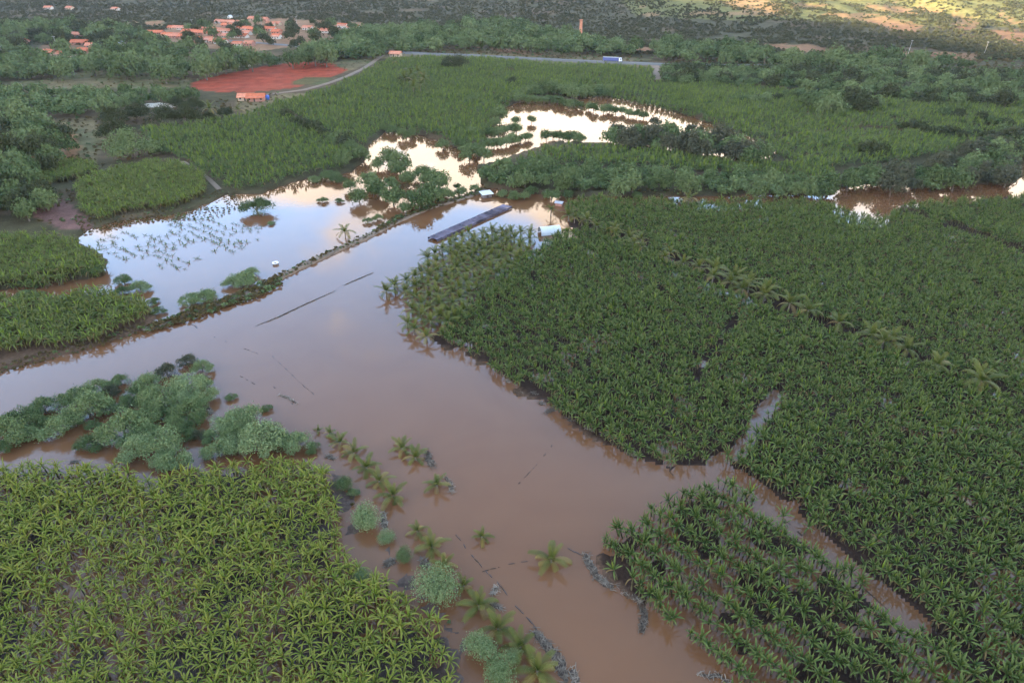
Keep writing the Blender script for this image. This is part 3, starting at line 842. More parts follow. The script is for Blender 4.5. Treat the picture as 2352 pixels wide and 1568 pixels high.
# ------------------------------------------------------------------ coconut palms
def frond_arrays(L, e0, droop, nl=19, ll=0.175):
    v, f, tt = [], [], []
    n = 8; pts = []; angs = []
    x = z = 0; prev = 0
    for k in range(n+1):
        t = k/n; ang = e0-droop*(prev+t)/2
        x += L*(t-prev)*math.cos(ang); z += L*(t-prev)*math.sin(ang); prev = t
        pts.append((x, z)); angs.append(e0-droop*t)
    for k in range(n+1):
        w = 0.05*(1-0.8*k/n)
        v += [(pts[k][0], w, pts[k][1]), (pts[k][0], -w, pts[k][1])]; tt += [k/n]*2
        if k: o = 2*(k-1); f.append((o, o+1, o+3, o+2))
    for i in range(nl):
        t = 0.14 + 0.86*i/(nl-1); q = t*n; k = min(n-1, int(q)); fr = q-k
        bx = pts[k][0]*(1-fr)+pts[k+1][0]*fr; bz = pts[k][1]*(1-fr)+pts[k+1][1]*fr
        a = angs[k]
        ln = L*ll*(0.45+0.9*math.sin(math.pi*min(1, t*0.8+0.12)))*0.9
        fw = 0.55 + 0.35*t
        for s in (1, -1):
            hx_ = bx + ln*fw*math.cos(a)*0.6; hz_ = bz + ln*fw*math.sin(a)*0.6
            o = len(v)
            wv = L*0.016
            v += [(bx-wv*math.cos(a), 0.02*s, bz-wv*math.sin(a)), (bx+wv*math.cos(a), 0.02*s, bz+wv*math.sin(a)),
                  (0.5*(bx+hx_)+wv*math.cos(a), s*ln*0.52, 0.5*(bz+hz_)-ln*0.04+wv*math.sin(a)), (0.5*(bx+hx_)-wv*math.cos(a), s*ln*0.52, 0.5*(bz+hz_)-ln*0.04-wv*math.sin(a)),
                  (hx_, s*ln*0.92, hz_-ln*0.30)]
            tt += [t*0.6, t*0.6, t*0.6+.2, t*0.6+.2, min(1, t*0.6+.4)]
            f += [(o, o+1, o+2, o+3), (o+3, o+2, o+4)]
    return np.array(v), f, tt
FST = [(2.5, 84, 26), (3.0, 74, 52), (3.3, 62, 72), (3.3, 48, 84), (3.2, 32, 88), (2.9, 14, 84)]
fr_g = [arr_mesh('frond', *frond_arrays(L, R(e), R(d)), M['palm_green'], smooth=False) for L, e, d in FST]
fr_y = [arr_mesh('frond', *frond_arrays(L, R(e), R(d)), M['palm_yellow'], smooth=False) for L, e, d in FST]
fr_b = [arr_mesh('frond', *frond_arrays(L, R(e), R(d)), M['dry_leaf'], smooth=False) for L, e, d in FST]
_trunks = {}
def palm_trunk(h):
    hq = round(h*2)/2
    if hq not in _trunks:
        mb = MB(); mb.tube([(0, 0, -1.6), (0.03, 0, hq*0.3), (0.08, 0.03, hq*0.7), (0.05, 0.02, hq+0.15)], [0.26, 0.20, 0.16, 0.15], 7)
        _trunks[hq] = mb.mesh('trunk', M['palm_trunk'], True)
    return _trunks[hq], hq
prnd = random.Random(77)
def palm(px, py, h, sc, label, group=None, nf=13, yellow=0.25, gz_=None, name='coconut_palm'):
    """px, py: the middle of the crown"""
    x, y = at_px(px, py, h+0.7*sc)
    g = max(gz(x, y), 0.0)
    if g > 1.5: x, y = at_px(px, py, g+h+0.7*sc)
    if group and 'young' not in label: label = ('small ' if sc < 1.0 else 'large ' if sc > 1.25 else '') + label
    t = thing(name, (x, y, g), label, 'palm', group, prnd.random()*6.28, 1.0)
    me, hq = palm_trunk(h/1.0)
    tk = link('trunk', me, t)
    a = prnd.random()*6.28
    for i in range(nf):
        q = i/(nf-1); s = min(5, int(q*6))
        src = fr_g
        if s >= 4 and prnd.random() < yellow*2.2: src = fr_y
        elif s == 3 and prnd.random() < yellow*0.5: src = fr_y
        if s == 5 and prnd.random() < .25: src = fr_b
        o = link('frond', src[s], t)
        o.location = (0.05, 0.02, hq); k = sc*prnd.uniform(.88, 1.1); o.scale = (k, k, k)
        o.rotation_euler = (prnd.uniform(-.12, .12), prnd.uniform(-.1, .1), a + prnd.uniform(-.25, .25)); a += 2.4
    return t
Z5 = zoomD(800, 1200, 2.94); ZP = zoomD(700, 980, 6.19)
ROWL = ('coconut palm with yellowing lower fronds in the row between banana field and brown channel', 'coconut palms of the near row')
def sc_of(r_px, px, py):                # crown radius in pixels -> size
    x, y = at_px(px, py, 1.0); z = y*CP + (CAM_H-1)*SP
    return max(0.5, r_px*z/FPX/2.15)
for (a, b_, r) in [(520,110,65),(620,215,95),(710,345,78),(840,485,68),(950,615,112),(1080,775,118),(1230,905,100),(1350,1065,130)]:
    p = Z5(a, b_); palm(*p, 0.7, sc_of(r/3, *p), *ROWL)
for (a, b_, r) in [(445,180,85),(590,300,140),(800,450,155),(980,660,165),(1170,860,175),(1370,1070,200)]:
    p = ZP(a, b_); palm(*p, 0.7, sc_of(r/6.19*.98, *p), *ROWL)
p = Z5(970,160); palm(*p, 0.3, sc_of(58/3, *p), 'small drowned coconut palm alone in open brown water')
p = Z5(1450,300); palm(*p, 0.6, sc_of(110/3, *p), 'larger coconut palm with bright yellow lower fronds alone in brown water', yellow=.45)
p = ZP(1500,380); palm(*p, 0.7, sc_of(155/6.3, *p), 'coconut palm close against its twin, away from debris strip tip')
p = ZP(1690,530); palm(*p, 0.6, sc_of(150/6.3, *p), 'coconut palm between its twin and the pale debris strip')
p = ZP(2000,930); palm(*p, 0.6, sc_of(160/6.3, *p), 'coconut palm standing apart at the lower end of the debris strip')
palm(730, 985, 0.2, 0.5, 'tiny coconut palm tip just above the water at the row end', nf=9)
palm(791, 528, 2.0, 1.25, 'tall coconut palm on the levee mirrored in the lagoon', yellow=.35)
p = zoomD(0,0,2.94)(1440,745); palm(*p, 6.0, 1.7, 'tall pale coconut palm beside the dark round trees')
p = zoomD(0,0,2.94)(1640,760); palm(*p, 4.0, 1.2, 'small dark palm behind the dark round trees, over the crop')
for q in ((925,175),(940,165),(955,160),(970,175),(962,190),(945,195)):
    palm(q[0]+4, q[1]+6, 5.5, 1.9, 'dark coconut palm in the clump amid the upper banana field', 'palms of the clump in the upper field', yellow=0.05)
palm(905, 138, 4.0, 1.5, 'brownish coconut palm by the small orange house near the highway', yellow=.3)
# the grove at the head of the channel
GROVE = [(875,655),(905,640),(955,612),(1000,560),(1080,525),(1150,530),(1222,540),(1222,580),(1150,620),(1090,670),(1050,715),(1010,745),(960,735),(940,695),(950,665),(910,665)]
gxx, gyy = field(GROVE, [(900,660),(1110,530)], 3.9, 3.7, 0.22, 2.6, 0.02, seed=81)
for x, y in zip(gxx, gyy):
    qx, qy = proj(x, y, 2.6)
    palm(float(qx), float(qy), 1.7, prnd.uniform(.95, 1.2), 'young coconut palm in the dense grove at the head of the channel', 'coconut palms of the dense grove', nf=13, yellow=.12)
for q in ((950,752),(980,768),(1010,720),(936,738)):
    palm(*q, 1.4, .95, 'coconut palm leaning out at the water corner of the grove', 'corner palms of the grove', nf=13)
for k in range(5): palm(1130+22*k, 528+prnd.uniform(-3, 3), 2.4, 1.0, 'dark coconut palm on the grove edge by the pale dome', 'palms on the grove edge', nf=12, yellow=.05)
# the line that splits the right plantation
LINE = [(1272,478),(1300,490),(1340,505),(1400,525),(1460,553),(1530,585),(1600,612),(1680,640),(1750,672),(1810,690),(1870,712),(1930,735),(2000,765),(2080,800),(2160,835),(2250,868),(2345,905)]
lw = wline(LINE, 3.0)
for (x1, y1), (x2, y2) in zip(lw[:-1], lw[1:]):
    n = max(1, int(math.hypot(x2-x1, y2-y1)/4.0))
    for k in range(n):
        for side in (0, 1):
            if side and prnd.random() < .45: continue
            x = x1+(x2-x1)*k/n + prnd.uniform(-1, 1) + side*1.5; y = y1+(y2-y1)*k/n + prnd.uniform(-1, 1) + side*2.8
            qx, qy = proj(x, y, 3.0)
            palm(float(qx), float(qy), prnd.choice((2, 2.5, 3)), (prnd.uniform(1.1, 1.45) if qx > 1640 else prnd.uniform(.8, 1.15)), 'olive coconut palm in the long line dividing the dark plantation', 'coconut palms of the dividing line', nf=13, yellow=.12)
palm(1583, 452, 3, 1.2, 'orange-yellow coconut palm at the far edge of the dark plantation', yellow=1.0)

# ------------------------------------------------------------------ trees
def crown_arrays(nq, size, seed, flat=0.72, lobes=11, spread=0.62, big=0.0):
    r_ = np.random.default_rng(seed)
    cs = []
    for k in range(lobes):
        a = r_.uniform(0, 6.28); rr = spread*math.sqrt(r_.uniform(0.02, 1))
        cs.append((rr*math.cos(a), rr*math.sin(a), 0.26 + max(0.05, 1-rr**2*1.5)*r_.uniform(0.12, 0.62), r_.uniform(0.17, 0.40)+big))
    cs = np.array(cs)
    pick = r_.integers(0, lobes, nq)
    d = r_.normal(0, 1, (nq, 3)); d[:, 2] = np.abs(d[:, 2])*0.9 - 0.55*r_.random(nq); d /= np.linalg.norm(d, axis=1)[:, None]
    rad = cs[pick, 3]*(1 - 0.30*r_.random(nq)**2)*(1+0.19*r_.normal(0, 1, nq))
    c = cs[pick, :3] + d*rad[:, None]
    c[:, 2] = 0.12 + (c[:, 2]-0.12)*flat/0.72
    nrm = d + r_.normal(0, 0.55, (nq, 3)) + np.array([0, 0, 0.25]); nrm /= np.linalg.norm(nrm, axis=1)[:, None]
    t1 = np.cross(nrm, r_.normal(0, 1, (nq, 3))); t1 /= np.linalg.norm(t1, axis=1)[:, None]
    t2 = np.cross(nrm, t1)
    s1 = size*r_.uniform(.6, 1.3, nq)[:, None]; s2 = s1*r_.uniform(.35, .75, nq)[:, None]
    V = np.stack([c - t1*s1, c + t2*s2 + nrm*s1*0.12, c + t1*s1, c - t2*s2 + nrm*s1*0.12], 1).reshape(-1, 3)
    F = np.arange(4*nq).reshape(-1, 4)
    return V, F
def np_mesh(name, V, F, mats):
    me = bpy.data.meshes.new(name)
    me.vertices.add(len(V)); me.vertices.foreach_set('co', np.asarray(V, np.float32).reshape(-1))
    F = np.asarray(F)
    me.loops.add(F.size); me.loops.foreach_set('vertex_index', F.reshape(-1).astype(np.int32))
    me.polygons.add(len(F)); me.polygons.foreach_set('loop_start', np.arange(0, F.size, 4, dtype=np.int32))
    me.update(calc_edges=True)
    for m_ in mats: me.materials.append(m_)
    return me
def tree_trunk(seed, h=0.5):
    rr = random.Random(seed); mb = MB()
    mb.tube([(0, 0, -0.25), (0.02, 0.01, 0.0), (0.03, -0.02, h*0.5), (0.0, 0.03, h)], [0.06, 0.052, 0.042, 0.03], 6)
    for k in range(5):
        a = rr.random()*6.28; r1 = rr.uniform(.25, .5)
        mb.tube([(0.02, 0, h*rr.uniform(.35, .7)), (r1*.5*math.cos(a), r1*.5*math.sin(a), h*0.95), (r1*math.cos(a), r1*math.sin(a), h*1.25)], [0.03, 0.022, 0.010], 4, False)
    return mb.mesh('trunk', M['bark'], True)
TR = [tree_trunk(k) for k in range(4)]
CROWN = {}
for mt in ('tree_green', 'tree_fresh', 'tree_dark', 'tree_grey'):
    CROWN[mt, 0] = [np_mesh('crown', *crown_arrays(5600, 0.037, 100+k, lobes=22, spread=.76), [M[mt]]) for k in range(4)]
    CROWN[mt, 1] = [np_mesh('crown', *crown_arrays(1300, 0.078, 200+k, lobes=15, spread=.70), [M[mt]]) for k in range(4)]
for mt in ('tree_green', 'tree_fresh', 'tree_dark'):
    CROWN[mt, 2] = [np_mesh('crown', *crown_arrays(5600, 0.034, 500+k, lobes=15, spread=.52, big=.12), [M[mt]]) for k in range(3)]
for mt in ('tree_green', 'tree_dark', 'tree_grey'):
    CROWN[mt, 3] = [np_mesh('crown', *crown_arrays(1500, 0.072, 560+k, lobes=13, spread=.55, big=.09), [M[mt]]) for k in range(4)]
trnd = random.Random(31)
def tree(px, py, r_px, mt, label, group=None, cat='tree', name='tree', lod=None, aspect=1.0, rad=None, bury=0.0):
    """px, py: middle of the crown; r_px its half-width on the photograph"""
    x, y = at_px(px, py, 2.0); z = y*CP + (CAM_H-2)*SP
    r = rad if rad else r_px*z/FPX
    x, y = at_px(px, py, max(0, gz(x, y)) + 0.5*r*aspect)
    g = max(gz(x, y), 0.0)
    if group: label = ('small ' if r < 3.2 else 'large ' if r > 5.2 else '') + ({'tree_dark': 'dark ', 'tree_grey': 'grey ', 'tree_fresh': 'bright '}[mt] if mt != 'tree_green' and not any(w in label for w in ('dark', 'grey', 'bright')) else '') + label
    t = thing(name, (x, y, g-bury*r), label, cat, group, trnd.random()*6.28, 1.0)
    r *= 1.22; t.scale = (r, r, r*aspect*trnd.uniform(.85, 1.1))
    if lod is None: lod = 0 if z < 230 else 1
    link('trunk', trnd.choice(TR), t)
    cr_ = CROWN[mt, lod] + (CROWN.get((mt, 3), []) if lod == 1 else [])
    link('crown', trnd.choice(cr_), t)
    return t
Z4 = zoomD(0, 800, 2.94); Z2 = zoomD(0, 400, 2.94); Z25 = zoomD(800, 400, 2.94); Z1 = zoomD(0, 0, 2.94); Z12 = zoomD(800, 0, 2.94)
BUSH = ('round green mesquite tree in the flooded thicket above the yellow-green bananas', 'trees of the flooded thicket')
for (a, b_, r, m_) in [(60,600,140,0),(130,520,115,0),(300,450,105,0),(400,600,115,1),(470,390,95,0),(600,450,135,1),(650,320,85,0),(830,270,65,0),(860,420,75,0),(50,720,65,0),
        (850,590,150,1),(1000,540,110,0),(1080,400,135,0),(1040,290,105,0),(1150,210,75,3),(1300,300,125,1),(1390,370,95,1),(1290,470,115,0),(1350,545,85,0),(1280,130,65,3),(1390,180,65,1),
        (950,730,125,1),(1130,690,140,1),(1200,810,115,1),(1000,640,95,1),(1280,640,65,0),(1450,650,65,0),(1560,550,115,1),(1690,530,120,1),(1500,740,95,1),(1780,690,160,1),(1640,720,105,1),(1930,680,90,1),(2060,700,100,1),(2150,730,55,0),
        (220,560,90,0),(720,460,80,0),(1200,560,80,0),(1620,640,90,1),(1860,620,90,1),(760,340,60,3),(930,330,60,0),(1000,260,50,3),(540,520,70,0),(180,640,80,0),(1410,300,60,1),(1100,820,70,1),(1380,640,60,3),(880,690,70,1),(1060,480,80,0),(1240,400,80,1)]:
    tree(*Z4(a, b_), r/3*1.0, ['tree_green', 'tree_fresh', 'tree_dark', 'tree_grey'][m_], *BUSH, lod=0)
for (a, b_, r, l) in [(640,570,50,'small dark bush in the muddy pool between the thicket trees'),(630,690,95,'dense dark bush on the pool shore under the thicket'),
        (1590,380,42,'lone low shrub on a muddy clump in open water'),(1840,460,42,'lone pale shrub with muddy reflection above the coconut row'),(940,420,45,'small bush in the water gap of the thicket')]:
    tree(*Z4(a, b_), r/3, 'tree_green', l, None, 'bush', 'bush', lod=0, aspect=.8)
for (a, b_, r, m_, l) in [(180,40,115,1,'round bright bush beside the row of coconut palms and debris'),(310,170,62,1,'little round bush standing in water below the bright round bush'),(440,300,68,0,'small upright bush on the mud by the coconut row'),
        (640,520,158,1,'large domed blue-green bush between bananas and coconut palms'),(140,450,70,1,'pale bush pressed against the banana field edge'),(960,960,125,1,'tall bright bush under the coconut palms, behind the lowest bushes'),
        (1110,1090,135,1,'big pale bush among the coconut palms at the field foot'),(1190,990,65,1,'small round bush squeezed between bright bushes and palms')]:
    tree(*Z5(a, b_), r/3, ['tree_green', 'tree_fresh'][m_], l, None, 'bush', 'bush', lod=2, aspect=.95)
tree(*ZP(640,980), 150/6.3, 'tree_green', 'dark leafy bush between banana field corner and coconut row', None, 'bush', 'bush', lod=2)
tree(*ZP(780,1080), 90/6.3, 'tree_green', 'small dark bush below the banana field corner', None, 'bush', 'bush', lod=0)
LEVB = ('green shrub growing on the levee edge beside the lagoon', 'shrubs on the levee')
for (a, b_, r, m_) in [(1660,740,95,1),(1740,700,60,1),(1600,775,65,1),(1310,885,75,1),(1400,870,80,1),(1450,850,40,1),(960,800,68,1),(850,750,60,0),(840,830,55,0),(1090,960,50,0),(1060,900,40,0)]:
    tree(*Z2(a, b_), r/3, ['tree_green', 'tree_fresh'][m_], *LEVB, cat='shrub', name='shrub', lod=0, aspect=.8)
for (a, b_, r) in [(660,690,85),(200,845,85),(240,785,55),(180,770,40)]:
    tree(*Z2(a, b_), r/3, 'tree_green', 'low green shrub on the shore of the lagoon inlet', 'shrubs of the lagoon inlet', 'shrub', 'shrub', lod=0, aspect=.5)
tree(*Z2(1770,255), 105/3, 'tree_green', 'rounded olive clump alone on a lagoon islet', None, 'bush', 'bush', lod=0, aspect=.8)
tree(*Z2(1865,360), 28/3, 'tree_green', 'tiny shrub beside the olive lagoon islet', None, 'bush', 'bush', lod=0, aspect=.7)
for (a, b_, r) in [(2220,205,38),(2340,205,34),(2160,60,50),(2280,30,70),(2330,60,60)]:
    tree(*Z2(a, b_), r/3, 'tree_green', 'bush standing in the pale lagoon water', 'bushes in the lagoon', 'bush', 'bush', lod=0, aspect=.7)
for (a, b_, r) in [(180,345,34),(248,322,36)]:
    tree(*Z25(a, b_), r/3, 'tree_green', 'small ball-shaped bush in the lagoon near the levee palm', 'ball-shaped lagoon bushes', 'bush', 'bush', lod=0)
LAG = ('leafy tree standing in flood water between the lagoons', 'trees between the lagoons')
for (a, b_, r) in [(180,70,85),(120,180,75),(250,130,85),(360,190,95),(330,90,65),(540,220,95),(480,180,65),(600,150,85),(680,80,95),(620,60,85),(700,160,65),(450,60,70),(560,20,70),(760,170,45),(830,150,45),(920,130,42),(800,110,30),(400,0,70),(640,200,70),(60,110,50),(430,260,55)]:
    tree(*Z25(a, b_), r/3*.92, 'tree_green', *LAG, lod=1, aspect=1.25)
for (a, b_, r) in [(60,1020,65),(150,1060,75),(330,1100,75),(400,1130,85),(250,1130,60),(20,1110,65),(900,690,50),(1090,800,60),(1060,850,50),(1200,830,42),(1310,830,38),(880,1050,85),(980,1070,65),(820,980,60),(300,880,45),(420,930,50),(350,900,40),(480,930,45),(700,1000,50),(270,830,40),(1090,690,40)]:
    tree(*Z12(a, b_), r/3*.92, 'tree_green', *LAG, lod=1, aspect=1.25)
HEDGE = ('tree in the leafy hedge line across the upper lagoon', 'trees of the lagoon hedge lines')
def tree_line(pts, gap_px, r_px, mt, lab, jit=4, **kw):
    for (x1, y1), (x2, y2) in zip(pts[:-1], pts[1:]):
        n = max(1, int(math.hypot(x2-x1, y2-y1)/gap_px))
        for k in range(n):
            tree(x1+(x2-x1)*k/n+trnd.uniform(-jit, jit), y1+(y2-y1)*k/n+trnd.uniform(-jit, jit)*.5, r_px*trnd.uniform(.75, 1.2), mt, *lab, lod=1, aspect=1.2, **kw)
tree_line([Z12(830,940), Z12(1250,890)], 13, 13, 'tree_green', HEDGE)
tree_line([Z12(930,1010), Z12(1340,940)], 13, 14, 'tree_green', HEDGE)
tree_line([Z12(1240,690), Z12(1440,690), Z12(1700,740), Z12(1900,760), Z12(2120,810)], 14, 13, 'tree_green', HEDGE)
tree_line([Z12(1260,630), Z12(1420,610), Z12(1600,640), Z12(1720,640)], 13, 15, 'tree_green', HEDGE)
tree_line([Z12(1420,940), Z12(1560,940), Z12(1690,960)], 14, 15, 'tree_green', HEDGE)

MIDB = [(1105,398),(1200,378),(1330,384),(1500,392),(1700,402),(1900,418),(1920,432),(1900,446),(1750,444),(1600,440),(1450,432),(1300,424),(1180,424),(1112,418)]
def poisson(poly, r_m, zc, n_try, seed, dens=None):
    rr = np.random.default_rng(seed)
    pw = np.array(wline(poly, zc)); lo = pw.min(0); hi = pw.max(0)
    X_ = rr.uniform(lo[0], hi[0], n_try); Y_ = rr.uniform(lo[1], hi[1], n_try)
    px, py = proj(X_, Y_, zc)
    ok = (px > -330) & (px < 2680) & inpoly(px, py, poly)
    if dens is not None: ok &= vnoise(X_, Y_, dens[0], seed, 2) >= dens[1]
    pts = []
    grid = {}
    for x, y in zip(X_[ok].tolist(), Y_[ok].tolist()):
        gi, gj = int(x//r_m), int(y//r_m)
        if any((x-a)**2+(y-b)**2 < r_m*r_m for i in (-1, 0, 1) for j in (-1, 0, 1) for a, b in grid.get((gi+i, gj+j), ())): continue
        grid.setdefault((gi, gj), []).append((x, y)); pts.append((x, y))
    return pts
def woods(poly, spacing, rad, mt, lab, seed, n_try=2500, zc=3.0, dens=None, **kw):
    poly = widen(poly)
    for (x, y) in poisson(poly, spacing, zc, n_try, seed, dens):
        px, py = proj(x, y, zc)
        if any(abs(px-a) < 13 and -6 < py-b < 13 for a, b in HOUSES_PX): continue
        if any(abs(px-a) < 13 and -6 < py+5-b < 13 for a, b in HOUSES_PX): continue
        out.append((float(px), float(py), rad*trnd.uniform(.72, 1.25), mt if isinstance(mt, str) else trnd.choice(mt), lab))
HOUSES_PX = [(56,110),(76,96),(95,112),(97,108),(118,109),(121,130),(148,101),(154,131),(179,84),(186,103),(195,122),(218,110),(276,106)]
out = []
woods(MIDB, 5.6, 3.9, 'tree_green', ('mesquite tree in the long thick belt behind the dark plantation', 'trees of the long belt'), 301, 4000)
for (a, b_, r) in [(1110,160,42),(1190,180,48),(1260,180,42),(1310,140,45),(1450,170,65),(1550,165,48),(1530,110,62),(1640,110,62),(1850,105,36),(2150,110,36),(2040,170,42)]:
    tree(*Z25(a, b_), r/3, 'tree_green', 'separate round tree in front of the long tree belt', 'round trees before the belt')
tree(*Z25(2010,95), 24, 'tree_fresh', 'largest domed tree standing clear in front of the long tree belt')
woods([(1395,312),(1480,302),(1560,318),(1700,334),(1760,350),(1740,366),(1650,352),(1500,340),(1410,330)], 6.0, 5.0, ['tree_green', 'tree_green', 'tree_grey'], ('tree with its foot in the upper lagoon on the strip of crops', 'trees on the lagoon strip'), 302)
woods([(1500,285),(1640,300),(1700,315),(1690,330),(1560,316)], 9, 3.4, ['tree_grey'], ('thin greyish tree standing in the upper lagoon', 'thin trees of the upper lagoon'), 303)
woods([(1930,405),(2050,388),(2200,370),(2270,325),(2325,312),(2332,380),(2312,412),(2100,432),(1950,424)], 5.6, 4.6, ['tree_grey', 'tree_grey', 'tree_green'], ('greyish tree in the thicket beside the brown inlet', 'greyish thicket trees'), 304)
woods([(0,300),(100,278),(132,310),(132,372),(60,404),(0,410)], 9.7, 6.9, ['tree_green', 'tree_green', 'tree_dark'], ('broad tree in the dense wood left of the orange dirt track', 'trees of the dense wood'), 305)
woods([(-20,215),(80,205),(210,214),(450,212),(470,224),(300,240),(240,262),(100,262),(-20,285)], 9.2, 5.2, 'tree_green', ('tree in the leafy belt below the dry grass meadow', 'trees of the belt below the meadow'), 306)
woods([(0,150),(30,135),(130,128),(250,122),(320,118),(330,146),(260,150),(160,160),(90,176),(0,170)], 10.6, 6.7, 'tree_green', ('tree in the grove between the meadow and the scattered houses', 'trees between meadow and houses'), 307)
woods([(0,410),(60,408),(90,440),(110,470),(60,490),(0,520)], 6.5, 5.0, ['tree_green', 'tree_dark'], ('dark tree on the shady slope beside the pink soil', 'trees beside the pink soil'), 312)
for (a, b_, r, l) in [(790,800,85,'dark round mango tree leftmost of the dark clump'),(930,770,85,'dark mango tree beside the sandy clearing'),(1110,800,92,'dark mango tree in the middle of the dark clump'),(1270,800,85,'very round dark mango tree at the crop edge'),
        (1210,710,62,'dark mango tree behind the round dark one'),(1350,715,65,'dark mango tree next to the tall pale palm'),(780,900,95,'dark mango tree in front of the dark clump'),(1550,770,50,'yellowish small tree ending the dark clump'),(1440,800,45,'dark bush under the tall pale palm')]:
    tree(*Z1(a, b_), r/3, 'tree_dark', l, None, 'tree', 'mango_tree', lod=0, aspect=1.25)
tree(*Z1(900,1010), 46, 'tree_green', 'wide leafy tree between the dark clump and the light banana patch', lod=0)
tree(*Z1(1100,1030), 20, 'tree_green', 'small tree right of the wide leafy tree', lod=0)
for (a, b_, r, l) in [(775,430,80,'broad dark tree alone at the top of the banana field'),(970,490,32,'small dark tree on the path in the upper field'),(1185,565,50,'low dark tree amid the upper banana field'),(440,560,50,'dark bush left of the palm clump in the upper field')]:
    tree(*Z12(a, b_), r/3, 'tree_dark', l, lod=0)
woods([(240,150),(300,140),(430,152),(560,142),(680,132),(720,112),(880,112),(860,128),(700,138),(560,150),(440,174),(300,166)], 12.0, 7.4, 'tree_green', ('leafy tree in the wood between the village and the red field', 'trees between village and red field'), 308)
woods([(770,84),(900,66),(1000,62),(1100,52),(1200,56),(1270,76),(1400,96),(1480,112),(1440,122),(1300,118),(1100,108),(900,112),(780,112)], 13.0, 7.6, 'tree_green', ('tree in the tall belt on the far side of the highway', 'trees beyond the highway'), 309)
woods([(1500,108),(1600,104),(1700,106),(1760,126),(1950,136),(2100,136),(2220,150),(2150,156),(1900,152),(1700,142),(1520,128)], 13.0, 7.2, 'tree_green', ('tree in the belt at the foot of the bare hills', 'trees at the foot of the hills'), 310)
woods([(-20,60),(120,52),(250,60),(330,80),(420,110),(560,118),(560,126),(300,128),(120,126),(-20,140)], 12, 6.8, ['tree_green', 'tree_green', 'tree_dark'], ('leafy tree among the scattered houses left of the village', 'trees among the scattered houses'), 311)
woods([(430,60),(640,48),(830,55),(860,80),(700,112),(620,100),(520,110),(420,90)], 26, 6.0, ['tree_dark', 'tree_green'], ('dark tree between the roofs of the village', 'trees in the village'), 313)
woods([(1530,158),(1700,162),(1900,166),(2100,170),(2352,176),(2352,240),(2150,240),(1950,215),(1760,196),(1600,190),(1530,186)], 7.6, 5.2, ['tree_green', 'tree_green', 'tree_dark'], ('dark green tree of the orchard below the hills', 'orchard trees'), 314, n_try=6000)
woods([(1850,225),(1960,222),(2010,240),(1960,255),(1880,250)], 6.5, 6.0, ['tree_dark', 'tree_green'], ('tall dark tree in the clump inside the far plantation', 'clump in the far plantation'), 315)
woods([(2240,320),(2352,270),(2352,330),(2270,360)], 7.0, 5.0, ['tree_dark', 'tree_green'], ('olive tree at the right end of the far plantation', 'trees ending the far plantation'), 316)
woods([(1540,158),(1800,163),(2100,170),(2352,178),(2352,184),(2100,177),(1800,170),(1540,165)], 6.5, 5.0, ['tree_green', 'tree_dark'], ('tree in the row along the right part of the highway', 'roadside trees'), 317)
for k, (pl, mm) in enumerate([([(1690,228),(1760,222),(1850,216),(1850,224),(1760,231),(1690,236)], ['tree_dark', 'tree_green']), ([(1815,186),(1900,184),(1900,192),(1815,194)], ['tree_dark']),
        ([(2155,258),(2230,268),(2315,280),(2315,287),(2230,275),(2155,264)], ['tree_dark', 'tree_green']), ([(2068,286),(2180,302),(2285,312),(2285,320),(2180,310),(2068,293)], ['tree_dark']),
        ([(1990,346),(2045,346),(2045,360),(1990,360)], ['tree_dark']), ([(650,262),(720,296),(800,326),(800,333),(718,303),(648,268)], ['tree_green', 'tree_dark']),
        ([(1180,214),(1320,204),(1400,212),(1400,219),(1320,212),(1180,222)], ['tree_green']), ([(1930,170),(2352,190),(2352,216),(2100,206),(1930,196)], ['tree_green', 'tree_dark', 'tree_grey'])]):
    woods(pl, 6.0, 3.6, mm, ('bushy tree in a hedge line crossing the far banana fields', 'hedge trees of the far fields'), 330+k)
# the 300 that show largest stand singly, the small far ones as one wood
have = sum(1 for o in bpy.data.objects if o.get('category') in ('tree',) and o.parent is None)
def pxsize(t):
    x, y = at_px(t[0], t[1], 3.0); z = y*CP + (CAM_H-3)*SP
    return t[2]/z*(1.0 if 0 < t[0] < 2352 else 0.01)
out.sort(key=lambda t: -pxsize(t))
keep_n = max(0, 300-have)
for (px, py, r, mt, lab) in out[:keep_n]:
    tree(px, py, 0, mt, *lab, rad=r, aspect=1.4)
far = out[keep_n:]
if far:
    forms = []; fi = {}
    for mt in ('tree_green', 'tree_dark', 'tree_grey'):
        fi[mt] = len(forms)
        for k in range(4):
            V1, F1 = crown_arrays(560, 0.115, 400+k, lobes=12, spread=.58, big=.08)
            me = np_mesh('far_tree_form', V1, F1, [M[mt]]); forms.append(me)
    pts, rots, scl, idx_ = [], [], [], []
    for (px, py, r, mt, lab) in far:
        x, y = at_px(px, py, 3.0); g = max(gz(x, y), 0)
        x, y = at_px(px, py, g+r*0.5); g = max(gz(x, y), 0)
        pts.append((x, y, g)); rots.append((0, 0, trnd.random()*6.28)); scl.append((r*1.2, r*1.2, r*trnd.uniform(1.1, 1.6))); idx_.append(fi.get(mt, 0)+trnd.randrange(4))
    scatter('far_woodland', forms, pts, rots, scl, idx_, 'far green trees around the village, the highway and the foot of the hills', 'trees')
print('trees single', have, '+', min(keep_n, len(out)), 'far', len(far), 'bananas', len(near), len(yx), len(dxx), len(fxx), len(lx))
